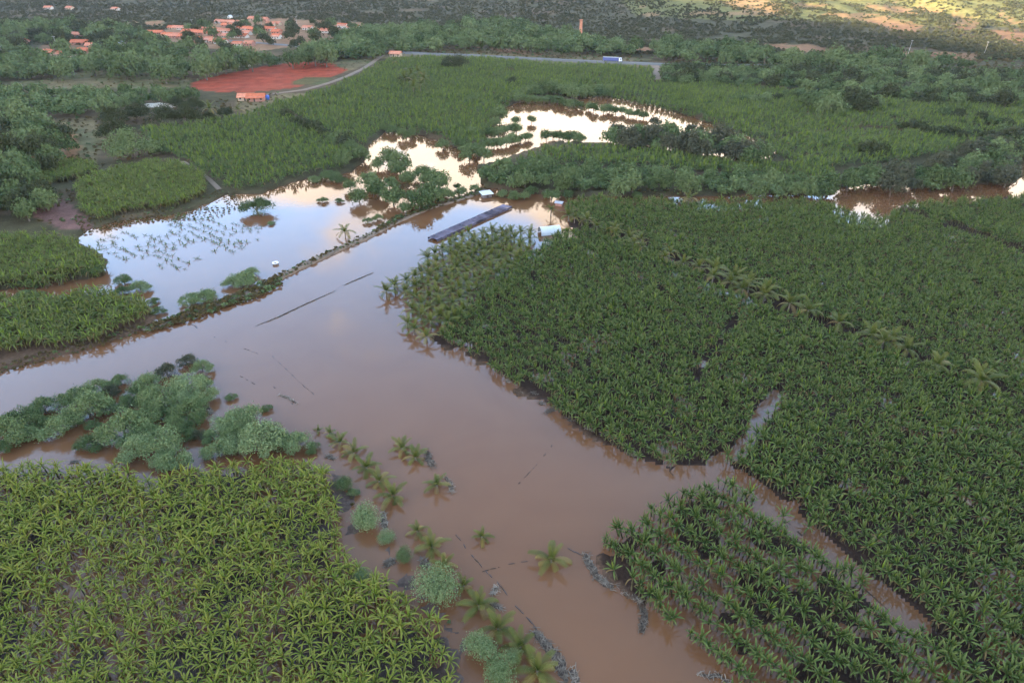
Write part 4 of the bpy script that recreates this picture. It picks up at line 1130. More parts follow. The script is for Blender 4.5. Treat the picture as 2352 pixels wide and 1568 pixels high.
# ------------------------------------------------------------------ scrub on the hills, weeds on the levee and the meadows
def clump_forms(mt, n, nq, size, seed, lobes=5):
    return [np_mesh('scrub_form', *crown_arrays(nq, size, seed+k, lobes=lobes, spread=0.5), [M[mt]]) for k in range(n)]
NOSCRUB = [[(330,84),(400,62),(640,44),(830,52),(850,80),(720,108),(560,122),(330,100)], RED] + GRASS[:1] + ORANGE
r_ = np.random.default_rng(501)
N0 = 110000
hy_ = 600 + (1700-600)*r_.random(N0)**1.35
hx_ = (r_.random(N0)*2-1)*0.98*(hy_+60)
hz_ = ground_h(hx_, hy_)
px, py = proj(hx_, hy_, hz_)
den = vnoise(hx_, hy_, 24, 7, 3)
k = (px > -330) & (px < 2680) & (py > -60) & (py < 150)
lim = np.where(py < 96, 0.33, 0.34) + 0.07*((hx_ > 200) & (hz_ > 8))
k &= (den > lim)
k &= ~((py > 104) & (px < 1400)) & ~((py > 124) & (px >= 1400) & (px < 1900)) & ~(py > 146)
for g in NOSCRUB: k &= ~inpoly(px, py, g)
for g in HILLSAND: k &= ~(inpoly(px, py, g) & (r_.random(N0) < 0.85))
hx_, hy_, hz_ = hx_[k], hy_[k], hz_[k]; N = len(hx_)
s = r_.uniform(1.0, 2.6, N)*(0.7+0.6*vnoise(hx_, hy_, 70, 17, 2))
scatter('hill_scrub', clump_forms('shrub_olive', 4, 70, 0.30, 600) + clump_forms('tree_grey', 2, 70, 0.30, 610) + clump_forms('tree_dark', 1, 70, .3, 620),
        np.stack([hx_, hy_, hz_-0.1], 1), np.stack([0*s, 0*s, r_.uniform(0, 6.28, N)], 1), np.stack([s, s, s*r_.uniform(.7, 1.2, N)], 1), r_.choice(7, N, p=[.2, .2, .2, .17, .09, .09, .05]),
        'olive and grey thorn scrub covering the hills beyond the highway', 'scrub')
wx, wy, ws = [], [], []
for (x, y) in levee_path:
    for _ in range(4):
        wx.append(x+random.uniform(-1.3, 1.3)); wy.append(y+random.uniform(-1.3, 1.3)); ws.append(random.uniform(.35, .95))
def weeds_in(poly, spacing, seed, smin, smax, thr_=0.0):
    pts = poisson(poly, spacing, 0.3, 5000, seed, (12, thr_) if thr_ else None)
    for x, y in pts: wx.append(x); wy.append(y); ws.append(random.uniform(smin, smax))
LEV2 = [(560,668),(600,650),(640,640),(648,652),(600,680),(520,705),(430,738),(350,760),(340,750),(430,716),(520,686)]
weeds_in(LEV2, 0.75, 701, .6, 1.25)
weeds_in([(870,532),(930,500),(1000,478),(1080,452),(1085,446),(1000,466),(930,488),(880,515)], 1.2, 702, .6, 1.3)
for k, g in enumerate(GRASS): weeds_in(g, 5.5, 710+k, .5, 1.4, 0.52)
weeds_in([(330,482),(420,474),(500,440),(540,446),(560,470),(500,500),(420,505),(340,510)], 1.3, 730, .3, .7, 0.42)
weeds_in([(170,500),(260,505),(330,495),(400,485),(380,500),(250,525),(190,540)], 1.4, 731, .4, .9)
weeds_in([(60,440),(120,430),(180,440),(200,500),(120,520),(60,500)], 2.2, 732, .5, 1.3, 0.4)
weeds_in([(120,280),(240,270),(320,300),(370,350),(300,370),(200,400),(100,420),(60,400),(130,370)], 3.0, 733, .6, 1.7, 0.46)
weeds_in([(1180,436),(1330,444),(1600,450),(1900,444),(1900,436),(1600,440),(1330,434)], 2.0, 734, .5, 1.1, 0.45)
weeds_in([(0,842),(120,806),(250,768),(330,744),(345,752),(250,788),(120,824),(0,856)], 0.9, 735, .35, .8)
weeds_in([(540,232),(640,218),(640,250),(560,262),(470,268),(330,290),(260,280),(330,250)], 4.0, 736, .6, 1.4, 0.4)
weeds_in([(880,122),(1000,128),(1250,140),(1500,148),(1520,128),(1300,118),(1000,108),(880,110)], 4.6, 737, .9, 2.0, 0.35)
weeds_in([(1520,128),(1700,146),(1900,154),(2352,168),(2352,182),(1900,168),(1530,156)], 4.2, 738, 1.0, 2.2)
weeds_in([(770,1090),(800,1130),(850,1190),(880,1250),(960,1330),(1020,1400),(1060,1480),(1030,1430),(960,1390),(830,1300),(785,1250)], 0.9, 739, .3, .75, 0.42)
weeds_in([(1880,122),(2100,126),(2352,132),(2352,168),(2100,160),(1900,152)], 5.0, 741, 1.0, 2.6, 0.3)
wx = np.array(wx); wy = np.array(wy); ws = np.array(ws); N = len(wx)
wz = np.maximum(ground_h(wx, wy), 0.0)
ld = np.array([seg_dist(wx, wy, levee_path)])[0]
wz = np.where(ld < 1.4, np.maximum(wz, 0.35), wz)
scatter('weeds', clump_forms('weed', 4, 60, 0.30, 640, 4) + clump_forms('tree_green', 2, 60, .3, 650, 4), np.stack([wx, wy, wz], 1), np.stack([0*ws, 0*ws, r_.uniform(0, 6.28, N)], 1),
        np.stack([ws, ws, ws*r_.uniform(.6, 1.1, N)], 1), r_.choice(6, N, p=[.18, .18, .17, .17, .15, .15]), 'rank weeds and grass tufts on the levee, shores and meadows', 'weeds')

# ------------------------------------------------------------------ floating debris
drnd = random.Random(404)
def raft(line, width_px, label, group=None, dens=16):
    pts = [at_px(a, b_, 0.0) for a, b_ in line]
    if len(pts) == 1: pts = [(pts[0][0]-.4, pts[0][1]), (pts[0][0]+.4, pts[0][1])]
    xc = sum(p[0] for p in pts)/len(pts); yc = sum(p[1] for p in pts)/len(pts)
    z = yc*CP + CAM_H*SP; w = width_px*z/FPX
    t = thing('debris_raft', (xc, yc, 0), label, 'debris', group)
    path = []
    for (x1, y1), (x2, y2) in zip(pts[:-1], pts[1:]):
        n = max(2, int(math.hypot(x2-x1, y2-y1)/0.5))
        for k in range(n): path.append((x1+(x2-x1)*k/n-xc, y1+(y2-y1)*k/n-yc))
    path.append((pts[-1][0]-xc, pts[-1][1]-yc))
    v, f = [], []
    m_ = 7
    for k, (x, y) in enumerate(path):
        a = path[max(0, k-1)]; b_ = path[min(len(path)-1, k+1)]
        d = Vector((b_[0]-a[0], b_[1]-a[1], 0)).normalized(); n = Vector((-d.y, d.x, 0))
        e = math.sin(math.pi*min(1, max(0, (k+0.7)/(len(path)+0.4))))**0.35
        wl = w*e*drnd.uniform(.38, .66); wr = w*e*drnd.uniform(.38, .66)
        for j in range(m_):
            q = j/(m_-1); s = -wl+(wl+wr)*q
            zz = -0.05 + 0.20*math.sin(math.pi*q)**.6*e*drnd.uniform(.4, 1.3)
            v.append((x+n.x*s+drnd.uniform(-.08, .08), y+n.y*s+drnd.uniform(-.08, .08), zz))
        if k:
            for j in range(m_-1): o = (k-1)*m_+j; f.append((o, o+1, o+m_+1, o+m_))
    mesh_obj('mat', v, f, M['debris'], t)
    sv, sf = [], []
    area = w*len(path)*0.5
    for _ in range(int(min(1600, max(40, area*dens)))):
        x, y = drnd.choice(path); r = w*0.52
        x += drnd.uniform(-r, r)*.9; y += drnd.uniform(-r, r)*.9
        a = drnd.random()*6.28; l = drnd.uniform(.12, .55); wd = drnd.uniform(.02, .06); zz = drnd.uniform(.06, .26)
        ux, uy = math.cos(a)*l, math.sin(a)*l; nx, ny = -math.sin(a)*wd, math.cos(a)*wd
        o = len(sv); dz = drnd.uniform(-.06, .06)
        sv += [(x-ux-nx, y-uy-ny, zz-dz), (x+ux-nx, y+uy-ny, zz+dz), (x+ux+nx, y+uy+ny, zz+dz+.02), (x-ux+nx, y-uy+ny, zz-dz+.02)]
        sf.append((o, o+1, o+2, o+3))
    tag(mesh_obj('straw', sv, sf, M['straw'], t), kind='stuff')
    return t
ZA = zoomD(1340, 1240, 4.355); ZB = zoomD(1060, 1250, 4.48); ZD = zoomD(1180, 860, 5.6)
def zl(Zf, pts): return [Zf(*p) for p in pts]
raft(zl(ZA, [(140,250),(180,360),(260,490),(340,560),(430,590)]), 22, 'broad grey debris mat curling round the corner of the dark rows')
raft(zl(ZA, [(530,650),(620,690),(720,750)]), 16, 'grey debris strip in the middle of the curling mat chain')
raft(zl(ZA, [(730,800),(735,900),(715,1050)]), 20, 'grey debris tongue with a pale log hanging off the chain')
raft(zl(ZA, [(1310,1480),(1400,1500),(1500,1490),(1600,1560)]), 12, 'grey debris heap at the foot of the dark rows')
raft(zl(ZB, [(850,1030),(950,1120),(1050,1240),(1140,1390),(1200,1560)]), 30, 'long grey debris bank beside the lowest coconut palms')
raft(zl(ZB, [(1260,1420),(1300,1568)]), 20, 'small debris bank outside the long debris bank')
raft(zl(ZB, [(470,550),(430,640)]), 13, 'little grey debris heap at the end of the dashed line')
raft(zl(ZB, [(400,730),(530,790)]), 12, 'debris heap tucked behind a coconut palm by the mud')
raft(zl(ZP, [(1860,470),(1890,600),(1950,700)]), 17, 'pale debris strip beside the pair of coconut palms')
raft(zl(ZP, [(2130,850),(2200,940),(2225,1060)]), 12, 'pale debris strip beside the palm standing apart')
for (a, b_, w_) in [(60,190,16),(200,330,18),(400,350,18),(500,480,18),(880,690,24),(1110,810,20),(1380,900,32),(1700,1150,24)]:
    raft([ZD(a-w_*1.2, b_-w_*.4), ZD(a+w_*1.2, b_+w_*.4)], w_*.7, 'mud-grey debris hump under the edge plants of the dark plantation', 'debris humps of the plantation edge')
raft(zl(ZD, [(560,600),(640,560),(740,500)]), 16, 'largest whitish debris hump at the edge of the dark plantation')
raft(zl(Z4, [(1930,370),(1990,390),(2040,425)]), 7, 'brown floating debris in open water above the coconut row')
raft(zl(Z4, [(1400,430),(1440,470),(1460,500)]), 14, 'tan tangle of roots at the water side of the thicket')
raft(zl(Z4, [(1390,230),(1450,250)]), 9, 'brown twigs off the tip of the thicket')
raft(zl(Z4, [(490,830),(540,830)]), 10, 'dark weed clump in the pool below the thicket')
raft(zl(Z5, [(290,10),(300,120)]), 16, 'grey debris between two round bushes and open water')
raft(zl(Z5, [(300,370),(360,330)]), 22, 'grey debris on the mud beside the small upright bush')
raft(zl(Z5, [(560,330),(600,380)]), 22, 'grey debris behind the large domed bush')
raft(zl(ZP, [(400,540),(520,590)]), 14, 'grey debris on the mud at the corner of the bananas')
def debris_line(line, label, n, sz=0.35):
    pts = [at_px(a, b_, 0.0) for a, b_ in line]
    t = thing('debris_line', (pts[0][0], pts[0][1], 0), label, 'debris')
    for (x1, y1), (x2, y2) in zip(pts[:-1], pts[1:]):
        L_ = math.hypot(x2-x1, y2-y1); a = math.atan2(y2-y1, x2-x1)
        for k in range(n):
            if drnd.random() < .3: continue
            q = (k+drnd.random())/n
            mb = MB(); l = drnd.uniform(.25, 1.3)*sz*2.2; w_ = drnd.uniform(.12, .25)*sz*1.6
            ring = [(l*math.cos(th)*drnd.uniform(.7, 1.1), w_*math.sin(th)*drnd.uniform(.6, 1.1)) for th in [i*6.283/8 for i in range(8)]]
            v = [(c[0], c[1], -.05) for c in ring] + [(c[0]*.6, c[1]*.6, .08) for c in ring] + [(0, 0, .11)]
            f = [(i, (i+1) % 8, 8+(i+1) % 8, 8+i) for i in range(8)] + [(8+i, 8+(i+1) % 8, 16) for i in range(8)]
            o = mesh_obj('clump', v, f, M['wood_dark'] if drnd.random() < .7 else M['debris'], t)
            o.location = (x1+(x2-x1)*q-pts[0][0], y1+(y2-y1)*q-pts[0][1], 0); o.rotation_euler = (0, 0, a+drnd.uniform(-.2, .2))
    return t
debris_line([(1043,1222),(1078,1268),(1115,1310),(1150,1345),(1182,1388),(1215,1422),(1234,1446)], 'dashed dark line of drowned fence tops beside the coconut row', 4)
debris_line([(1115,1310),(1190,1290),(1295,1285)], 'short dotted side line running towards the lone palm', 5, .3)
debris_line([(604,798),(650,840),(690,880),(725,908)], 'faint dotted line in open water toward the coconut row', 5, .3)
debris_line([(555,865),(590,885)], 'very short dark streak right of the thicket', 4, .3)
debris_line([(1190,1112),(1230,1070),(1278,1010)], 'dotted line pointing at the dark plantation edge', 5, .28)
debris_line([(1478,1182),(1520,1152),(1562,1126)], 'thin dark line at the mouth of the water lane', 7, .35)
debris_line([(440,745),(460,756)], 'short dark log floating below the weedy levee', 3, .7)
debris_line([(620,880),(680,935)], 'dotted streak beside the brown floating debris', 5, .3)
debris_line([(1310,1262),(1345,1278)], 'twigs between the lone palm and the debris mat', 6, .4)
debris_line([(470,765),(560,800),(600,815)], 'scattered dark bits off the end of the levee', 4, .3)
raft([(585,750),(640,728),(690,704),(730,686),(770,668)], 3.5, 'long brown ridge of drowned grass in the middle of the channel', dens=8)
raft([(790,655),(825,640),(858,626)], 2.5, 'thin dark trail continuing the drowned grass ridge', dens=6)
raft([(700,604),(730,595),(765,585)], 2.5, 'dark floating stems along the lagoon side of the levee', dens=6)

# ------------------------------------------------------------------ flooded farm buildings
def net_shed():
    x1, y1 = at_px(993, 547, .9); x2, y2 = at_px(1166, 471, .9)
    L_ = math.hypot(x2-x1, y2-y1); a = math.atan2(y2-y1, x2-x1)
    t = thing('shade_net_shed', (x1, y1, 0), 'long low shed roofed with purple-grey netting, flooded beside the coconut grove', 'shed', None, a)
    n = 16; hw = 1.9
    for k in range(n):
        xa, xb = L_*k/n+.03, L_*(k+1)/n-.03
        v = []; f = []
        for i in range(4):
            for j in range(4):
                sag = 0.16*math.sin(math.pi*i/3)*math.sin(math.pi*j/3)
                v.append((xa+(xb-xa)*i/3, -hw+2*hw*j/3, 0.86-sag+drnd.uniform(-.12, .12)))
        for i in range(3):
            for j in range(3): o = 4*i+j; f.append((o, o+1, o+5, o+4))
        mesh_obj('net_panel', v, f, M['net_purple'], t)
    for k in range(0, n+1):
        for s in (-1, 1):
            MB().tube([(L_*k/n, s*hw, -0.6), (L_*k/n, s*hw, 0.9)], [.07, .06], 5).obj('post', M['wood_dark'], t)
    for k in range(n):
        for s in (-1, 1):
            xa, xb = L_*k/n+.05, L_*(k+1)/n-.05
            mesh_obj('side_net', [(xa, s*(hw+.02), 0.83), (xb, s*(hw+.02), 0.83), (xb, s*(hw+.06), .12), (xa, s*(hw+.06), .12)], [(0, 1, 2, 3)], M['net_purple'], t)
    return t
net_shed()
x, y = at_px(1117, 452, 0)
t = thing('pump_house', (x, y, 0), 'small pump house with white flat roof half under water', 'shed', None, R(24))
MB().box(-1.7, 1.7, -1.4, 1.4, -.5, 1.3).obj('wall', M['concrete_dark'], t)
mb = MB(); mb.add([(-2.3,-1.9,1.35),(2.3,-1.9,1.35),(2.3,1.9,1.75),(-2.3,1.9,1.75),(-2.3,-1.9,1.47),(2.3,-1.9,1.47),(2.3,1.9,1.87),(-2.3,1.9,1.87)], [(0,3,2,1),(4,5,6,7),(0,1,5,4),(1,2,6,5),(2,3,7,6),(3,0,4,7)]).obj('roof', M['white_sheet'], t)
MB().box(-.4, .4, -1.44, -1.4, -.3, 1.2).obj('door', M['wood_dark'], t)
x, y = at_px(1262, 536, 0)
t = thing('polytunnel', (x, y, 0), 'white arched plastic tunnel between palms and dark bananas', 'tunnel', None, R(15))
v, f = [], []
for i in range(7):
    for j in range(11):
        th = math.pi*j/10; v.append((-3.4+6.8*i/6, 2.1*math.cos(th), 2.3*math.sin(th)+.15+drnd.uniform(-.05, .05)))
        if i and j: o = (i-1)*11+j-1; f.append((o, o+1, o+12, o+11))
mesh_obj('sheet', v, f, M['white_sheet'], t, True)
for i in range(4):
    MB().tube([(-3.4+6.8*i/3, 2.13*math.cos(math.pi*j/10), 2.34*math.sin(math.pi*j/10)+.15) for j in range(11)], [.04]*11, 5).obj('hoop', M['concrete'], t)
x, y = at_px(1284, 472, 0)
t = thing('hut', (x, y, 0), 'tiny hut with pale roof at the end of the dark plantation', 'hut', None, R(-20))
MB().box(-1.2, 1.2, -1, 1, -.3, 1.1).obj('wall', M['wall_brick'], t)
MB().add([(-1.5,-1.3,1.1),(1.5,-1.3,1.1),(1.5,0,1.7),(-1.5,0,1.7),(1.5,1.3,1.1),(-1.5,1.3,1.1)], [(0,1,2,3),(3,2,4,5),(0,3,5),(1,4,2)]).obj('roof', M['roof_grey'], t)
x, y = at_px(633, 607, 0)
t = thing('water_tank', (x, y, 0), 'round concrete well ring with white rim in the lagoon', 'tank')
MB().tube([(0, 0, -.4), (0, 0, .5)], [.85, .85], 16, False).obj('wall', M['concrete_dark'], t)
v, f = [], []
for i in range(16):
    th = 6.2832*i/16
    v += [(.93*math.cos(th), .93*math.sin(th), .46), (.93*math.cos(th), .93*math.sin(th), .62), (.70*math.cos(th), .70*math.sin(th), .62), (.70*math.cos(th), .70*math.sin(th), .30)]
    for j in range(3): f.append((4*i+j, 4*((i+1) % 16)+j, 4*((i+1) % 16)+j+1, 4*i+j+1))
mesh_obj('rim', v, f, M['white_paint'], t)

# ------------------------------------------------------------------ houses
hrnd = random.Random(17)
def house(px, py, w, d, h, rz, wall, roof, label, group=None, pitch=.42, nwin=2):
    x, y, z = on_ground(px, py)
    t = thing('house', (x, y, z-.1), label, 'house', group, rz)
    MB().box(-w/2, w/2, -d/2, d/2, -.3, h).obj('wall', M[wall], t)
    h *= .85; e = .7; rh = pitch*d/2+.5
    v = [(-w/2-e, -d/2-e, h-.1), (w/2+e, -d/2-e, h-.1), (w/2+e, 0, h+rh), (-w/2-e, 0, h+rh), (w/2+e, d/2+e, h-.1), (-w/2-e, d/2+e, h-.1)]
    v += [(a, b_, c-.18) for a, b_, c in v]
    f = [(0,1,2,3),(3,2,4,5),(6,9,8,7),(9,11,10,8),(0,6,7,1),(4,10,11,5),(0,3,9,6),(3,5,11,9),(1,7,8,2),(2,8,10,4)]
    ro = mesh_obj('roof', v, f, M[roof], t)
    mb = MB(); mb.box(-w/2-e, w/2+e, -.14, .14, h+rh-.02, h+rh+.12); mb.obj('ridge_cap', M[roof], ro)
    mb = MB(); mb.add([(-w/2+.03, -d/2, h), (-w/2+.03, d/2, h), (-w/2+.03, 0, h+rh-.25)], [(0, 1, 2)]); mb.add([(w/2-.03, -d/2, h), (w/2-.03, d/2, h), (w/2-.03, 0, h+rh-.25)], [(0, 2, 1)]); mb.obj('gable', M[wall], t)
    dx_ = hrnd.uniform(-.15, .15)*w
    do = MB().box(dx_-.45, dx_+.45, -d/2-.05, -d/2+.02, -.1, 2.05).obj('door', M['wood_dark'], t)
    MB().box(dx_+.28, dx_+.36, -d/2-.11, -d/2-.05, .95, 1.05).obj('handle', M['concrete'], do)
    for k in range(nwin):
        wx_ = (-.34 if k == 0 else .34)*w
        wn = MB().box(wx_-.55, wx_+.55, -d/2-.04, -d/2+.02, 1.0, 2.0).obj('window', M['glass_dark'], t)
        MB().box(wx_-.65, wx_+.65, -d/2-.10, -d/2-.04, .88, .99).obj('sill', M['concrete'], wn)
    return t
WALLS = ['wall_white', 'wall_white', 'wall_cream', 'wall_brick']; ROOFS = ['roof_tile', 'roof_tile', 'roof_tile_faded']
ZV = zoomD(300, 20, 7.84); ZV2 = zoomD(560, 20, 7.84); ZV0 = zoomD(0, 20, 7.84)
def row(Zf, a, b_, n, label, group, rz, w=(8, 11), d=(6, 8), h=2.8, walls=WALLS, roofs=ROOFS):
    for k in range(n):
        q = (k+.5)/n
        p = Zf(a[0]+(b_[0]-a[0])*q, a[1]+(b_[1]-a[1])*q + hrnd.uniform(-6, 6))
        house(*p, hrnd.uniform(*w), hrnd.uniform(*d), h*hrnd.uniform(.9, 1.1), rz+hrnd.uniform(-.06, .06), hrnd.choice(walls), hrnd.choice(roofs), label, group)
rz = R(-13)
row(ZV, (400,480), (620,490), 2, 'orange-roofed house at the near end of the village street', 'houses at the village end', rz)
row(ZV, (700,530), (1180,555), 5, 'orange-roofed house in the front terrace below the village street', 'houses of the front terrace', rz)
row(ZV, (1050,455), (1640,510), 6, 'orange-roofed house in the long terrace above the village street', 'houses of the long terrace', rz)
row(ZV, (1200,600), (1560,620), 4, 'orange-roofed house in the lower terrace facing the wood', 'houses of the lower terrace', rz)
row(ZV, (1570,640), (1760,660), 2, 'house with cream wall below the village street', 'cream houses below the street', rz, walls=['wall_cream', 'wall_white'])
house(*ZV(2030,690), 9, 6, 2.8, rz, 'wall_white', 'roof_tile', 'white-walled house at the edge of the wood below the street')
house(*ZV(2240,690), 8, 7, 3.2, rz, 'wall_brick', 'roof_tile_faded', 'square house with faded orange roof nearest the big wood')
row(ZV, (780,380), (1060,400), 3, 'faded house in the back terrace below the thorn scrub', 'houses of the back terrace', rz, roofs=['roof_tile_faded', 'roof_tile'])
row(ZV, (1180,410), (1420,420), 3, 'small pale house between the back terrace and the white houses', 'small pale houses', rz, roofs=['roof_tile_faded', 'roof_grey'])
row(ZV, (1420,430), (1930,450), 5, 'white-walled house in the bright terrace of the village', 'white terrace houses', rz, walls=['wall_white'], roofs=['roof_tile_faded', 'roof_tile'])
row(ZV, (1640,270), (2140,300), 5, 'pink-roofed house in the upper village terrace', 'houses of the upper terrace', rz, roofs=['roof_tile_faded'])
row(ZV, (1780,345), (2060,350), 3, 'pink-roofed house in the middle of the village', 'houses in the middle of the village', rz, roofs=['roof_tile_faded', 'roof_tile'])
row(ZV2, (0,405), (650,420), 6, 'bright orange-roofed house in the terrace behind the dark village trees', 'bright orange terrace houses', rz, roofs=['roof_tile'])
row(ZV2, (220,215), (520,245), 3, 'pink-roofed house at the top edge of the village', 'houses at the top edge', rz, roofs=['roof_tile_faded'])
row(ZV2, (540,325), (760,315), 2, 'pink-roofed house right of the upper terrace', 'houses right of the upper terrace', rz, roofs=['roof_tile_faded'])
row(ZV, (1780,535), (2160,540), 4, 'orange-roofed house under the dark village trees', 'houses under the dark trees', rz)
row(ZV, (2050,480), (2210,490), 2, 'white house beside the dark village trees', 'white houses by the dark trees', rz, walls=['wall_white'])
house(*ZV2(700,470), 9, 7, 3.2, rz, 'wall_brick', 'roof_tile', 'red-roofed house at the right end of the bright orange terrace')
house(*ZV2(700,560), 8, 7, 3.4, rz, 'wall_white', 'roof_tile', 'white gabled house with dark doorway near the wood')
house(*ZV2(1270,395), 10, 7, 3.0, rz, 'wall_white', 'roof_tile_faded', 'lone white house between the two village parts')
house(*ZV2(980,435), 9, 6, 2.6, rz, 'wall_cream', 'roof_tile_faded', 'low faded house among trees between the two village parts')
row(ZV2, (1480,440), (1800,450), 4, 'pale house in the white row of the smaller village part', 'pale houses of the smaller village part', rz, walls=['wall_white', 'wall_cream'], roofs=['roof_tile_faded'])
house(*ZV2(1910,375), 10, 8, 4.2, rz, 'wall_white', 'roof_tile', 'tall white house with dark window in the smaller village part')
house(*ZV2(2110,390), 13, 8, 3.4, rz, 'wall_white', 'roof_tile', 'long red-roofed house at the end of the smaller village part')
house(*ZV2(2090,470), 8, 6, 2.8, rz, 'wall_brick', 'roof_tile', 'small orange house below the long red-roofed house')
house(*ZV2(1310,920), 6, 5, 3.0, rz, 'wall_brick', 'roof_tile_faded', 'small brick house in the trees behind the red field')
house(*ZV2(110,1065), 9, 6, 3.0, rz, 'wall_white', 'roof_grey', 'white shed at the corner of the red field')
house(*ZV(1290,1150), 8, 5, 2.6, rz, 'wall_white', 'roof_grey', 'low white shed between round trees near the meadow')
house(*ZV(470,1060), 7, 5, 3.0, rz, 'wall_brick', 'roof_tile_faded', 'brick house in the trees behind the meadow')
for (a, b_, w, wl, rf, l) in [(600,370,6,'wall_white','roof_tile','tiny white house deep in the trees'),(1430,520,13,'wall_brick','roof_tile_faded','long faded roof above the scattered houses'),(1490,665,16,'wall_brick','roof_tile','big red-roofed house of the scattered houses'),
        (1750,725,14,'wall_brick','roof_tile_faded','faded red-roofed house by the pink street'),(1560,820,11,'wall_brick','roof_tile','bright orange square house beside a dark tree'),(1190,790,10,'wall_brick','roof_tile','orange house behind the white-walled yard'),
        (760,855,10,'wall_white','roof_tile_faded','house with white end wall in the lower row'),(930,850,12,'wall_cream','roof_tile','red-roofed house in the lower row'),(1230,885,15,'wall_cream','roof_tile_faded','long house at the grove edge of the lower row'),(400,640,14,'wall_brick','roof_tile','red roof alone in the trees left of the lower row'),
        (2210,695,7,'wall_white','roof_grey','small white house right of the pink street'),(1290,20,9,'wall_cream','roof_tile_faded','farmhouse far out in the scrub'),(900,15,10,'wall_white','roof_tile_faded','white farmhouse far out in the scrub'),(2130,40,11,'wall_white','roof_tile_faded','lonely house with pale roof in the scrub above the orange patch')]:
    house(*ZV0(a, b_), w, 7, 2.9, rz+hrnd.uniform(-.3, .3), wl, rf, l)
ZR = zoomD(860, 40, 5.88)
house(*ZR(590,215), 12, 7, 3, rz, 'wall_brick', 'roof_tile', 'orange-roofed farmhouse in the trees above the highway')
house(*ZR(780,215), 10, 7, 3.2, rz, 'wall_white', 'roof_grey', 'white farmhouse beside the orange-roofed farmhouse')
house(*ZR(400,545), 9, 6, 3, rz, 'wall_cream', 'roof_tile_faded', 'small orange roadside house below the highway')
house(*ZR(100,420), 5, 5, 3, rz, 'wall_brick', 'roof_tile', 'tiny red hut among trees at the bend of the highway')
ZB2 = zoomD(500, 180, 7.84)
house(*ZB2(620,430), 9, 6, 2.8, R(5), 'wall_cream', 'roof_tile_faded', 'pale pink farm shed by the dirt road')
house(*ZB2(800,440), 10, 7, 2.8, R(5), 'wall_brick', 'roof_tile', 'orange-roofed farmhouse by the dirt road below the red field')
x, y, z = on_ground(*ZB2(985, 420))
t = thing('blue_tank', (x, y, z), 'bright blue plastic water tank beside the orange-roofed farmhouse', 'tank')
MB().tube([(0,0,-.2),(0,0,1.9),(0,0,2.4),(0,0,2.55)], [1.5,1.7,1.5,.5], 14).obj('body', M['blue_plastic'], t, True)
MB().tube([(0,0,2.5),(0,0,2.7)], [.5,.45], 10).obj('lid', M['blue_plastic'], t)
x, y, z = on_ground(365, 244)
t = thing('sand_heap', (x, y, z), 'pale sandy heap in the clearing behind the dark mango trees', 'heap')
v, f = [], []
for i in range(9):
    for j in range(7):
        a, b_ = -1+i/4, -1+j/3
        v.append((11*a+drnd.uniform(-.6, .6), 5*b_+drnd.uniform(-.5, .5), max(-.1, 1.6*(1-a*a)*(1-b_*b_)+drnd.uniform(-.25, .25))))
        if i and j: o = (i-1)*7+j-1; f.append((o, o+7, o+8, o+1))
plain('sand', (0.46, 0.38, 0.29), .95, .2, .3)
mesh_obj('mound', v, f, M['sand'], t, True)
# brick kiln chimney
x, y, z = on_ground(1333, 90)
t = thing('kiln_chimney', (x, y, z-.3), 'tall square orange brick chimney at the foot of the scrub hills', 'chimney')
plain('chimney_brick', (0.44, 0.19, 0.11), .9, .25, .8)
def taper(b0, b1, z0, z1): return MB().add([(-b0,-b0,z0),(b0,-b0,z0),(b0,b0,z0),(-b0,b0,z0),(-b1,-b1,z1),(b1,-b1,z1),(b1,b1,z1),(-b1,b1,z1)], [(0,3,2,1),(4,5,6,7),(0,1,5,4),(1,2,6,5),(2,3,7,6),(3,0,4,7)])
taper(1.6, 1.15, 0, 17).obj('shaft', M['chimney_brick'], t)
taper(1.4, 1.45, 17.02, 18).obj('cap', M['chimney_brick'], t)
taper(2.0, 1.9, -.3, 1.5).obj('plinth', M['chimney_brick'], t)
x2, y2, z2 = on_ground(1312, 88)
house(1306, 86, 16, 8, 3.5, R(-8), 'wall_brick', 'roof_tile_faded', 'low brick kiln shed beside the tall chimney')
# communications mast / poles
def pole(px, py, h, lean, label, group=None):
    h *= .85
    x, y, z = on_ground(px, py)
    t = thing('utility_pole', (x, y, z), label, 'pole', group, R(20))
    t.rotation_euler[1] = lean
    MB().tube([(0,0,-.5),(0,0,h)], [.14,.10], 6).obj('post', M['concrete'], t)
    MB().box(-1.2, 1.2, -.08, .08, h-.8, h-.6).obj('crossarm', M['concrete'], t)
    for s in (-1, 0, 1): MB().tube([(s*1.0,0,h-.6),(s*1.0,0,h-.3)], [.08,.06], 5).obj('insulator', M['white_paint'], t)
pole(13, 136, 12, R(-7), 'leaning grey pole beside the left grove')
pole(131, 108, 11, R(-3), 'grey pole among the scattered houses')
pole(253, 84, 11, 0, 'grey pole right of the pink street')
pole(444, 68, 12, 0, 'grey pole behind the village terraces')
pole(602, 66, 13, 0, 'grey pole in the middle of the village')
pole(682, 58, 11, 0, 'grey pole between the two village parts')
pole(1080, 107, 13, 0, 'pale pole in the trees beside the highway')
pole(2259, 128, 13, R(4), 'pale pole at the foot of the sunlit hills')
pole(2086, 124, 13, R(4), 'pale pole on the bare orange slope')
x, y, z = on_ground(529, 44)
t = thing('chapel', (x, y, z), 'small white chapel with pointed gable above the village', 'chapel', None, rz)
t.scale = (.6, .6, .6)
MB().box(-3, 3, -5, 5, -.2, 4).obj('wall', M['wall_white'], t)
MB().add([(-3.3,-5.2,4),(3.3,-5.2,4),(0,-5.2,7.5),(-3.3,5.2,4),(3.3,5.2,4),(0,5.2,7.5)], [(0,1,2),(3,5,4),(0,2,5,3),(1,4,5,2)]).obj('roof', M['white_sheet'], t)
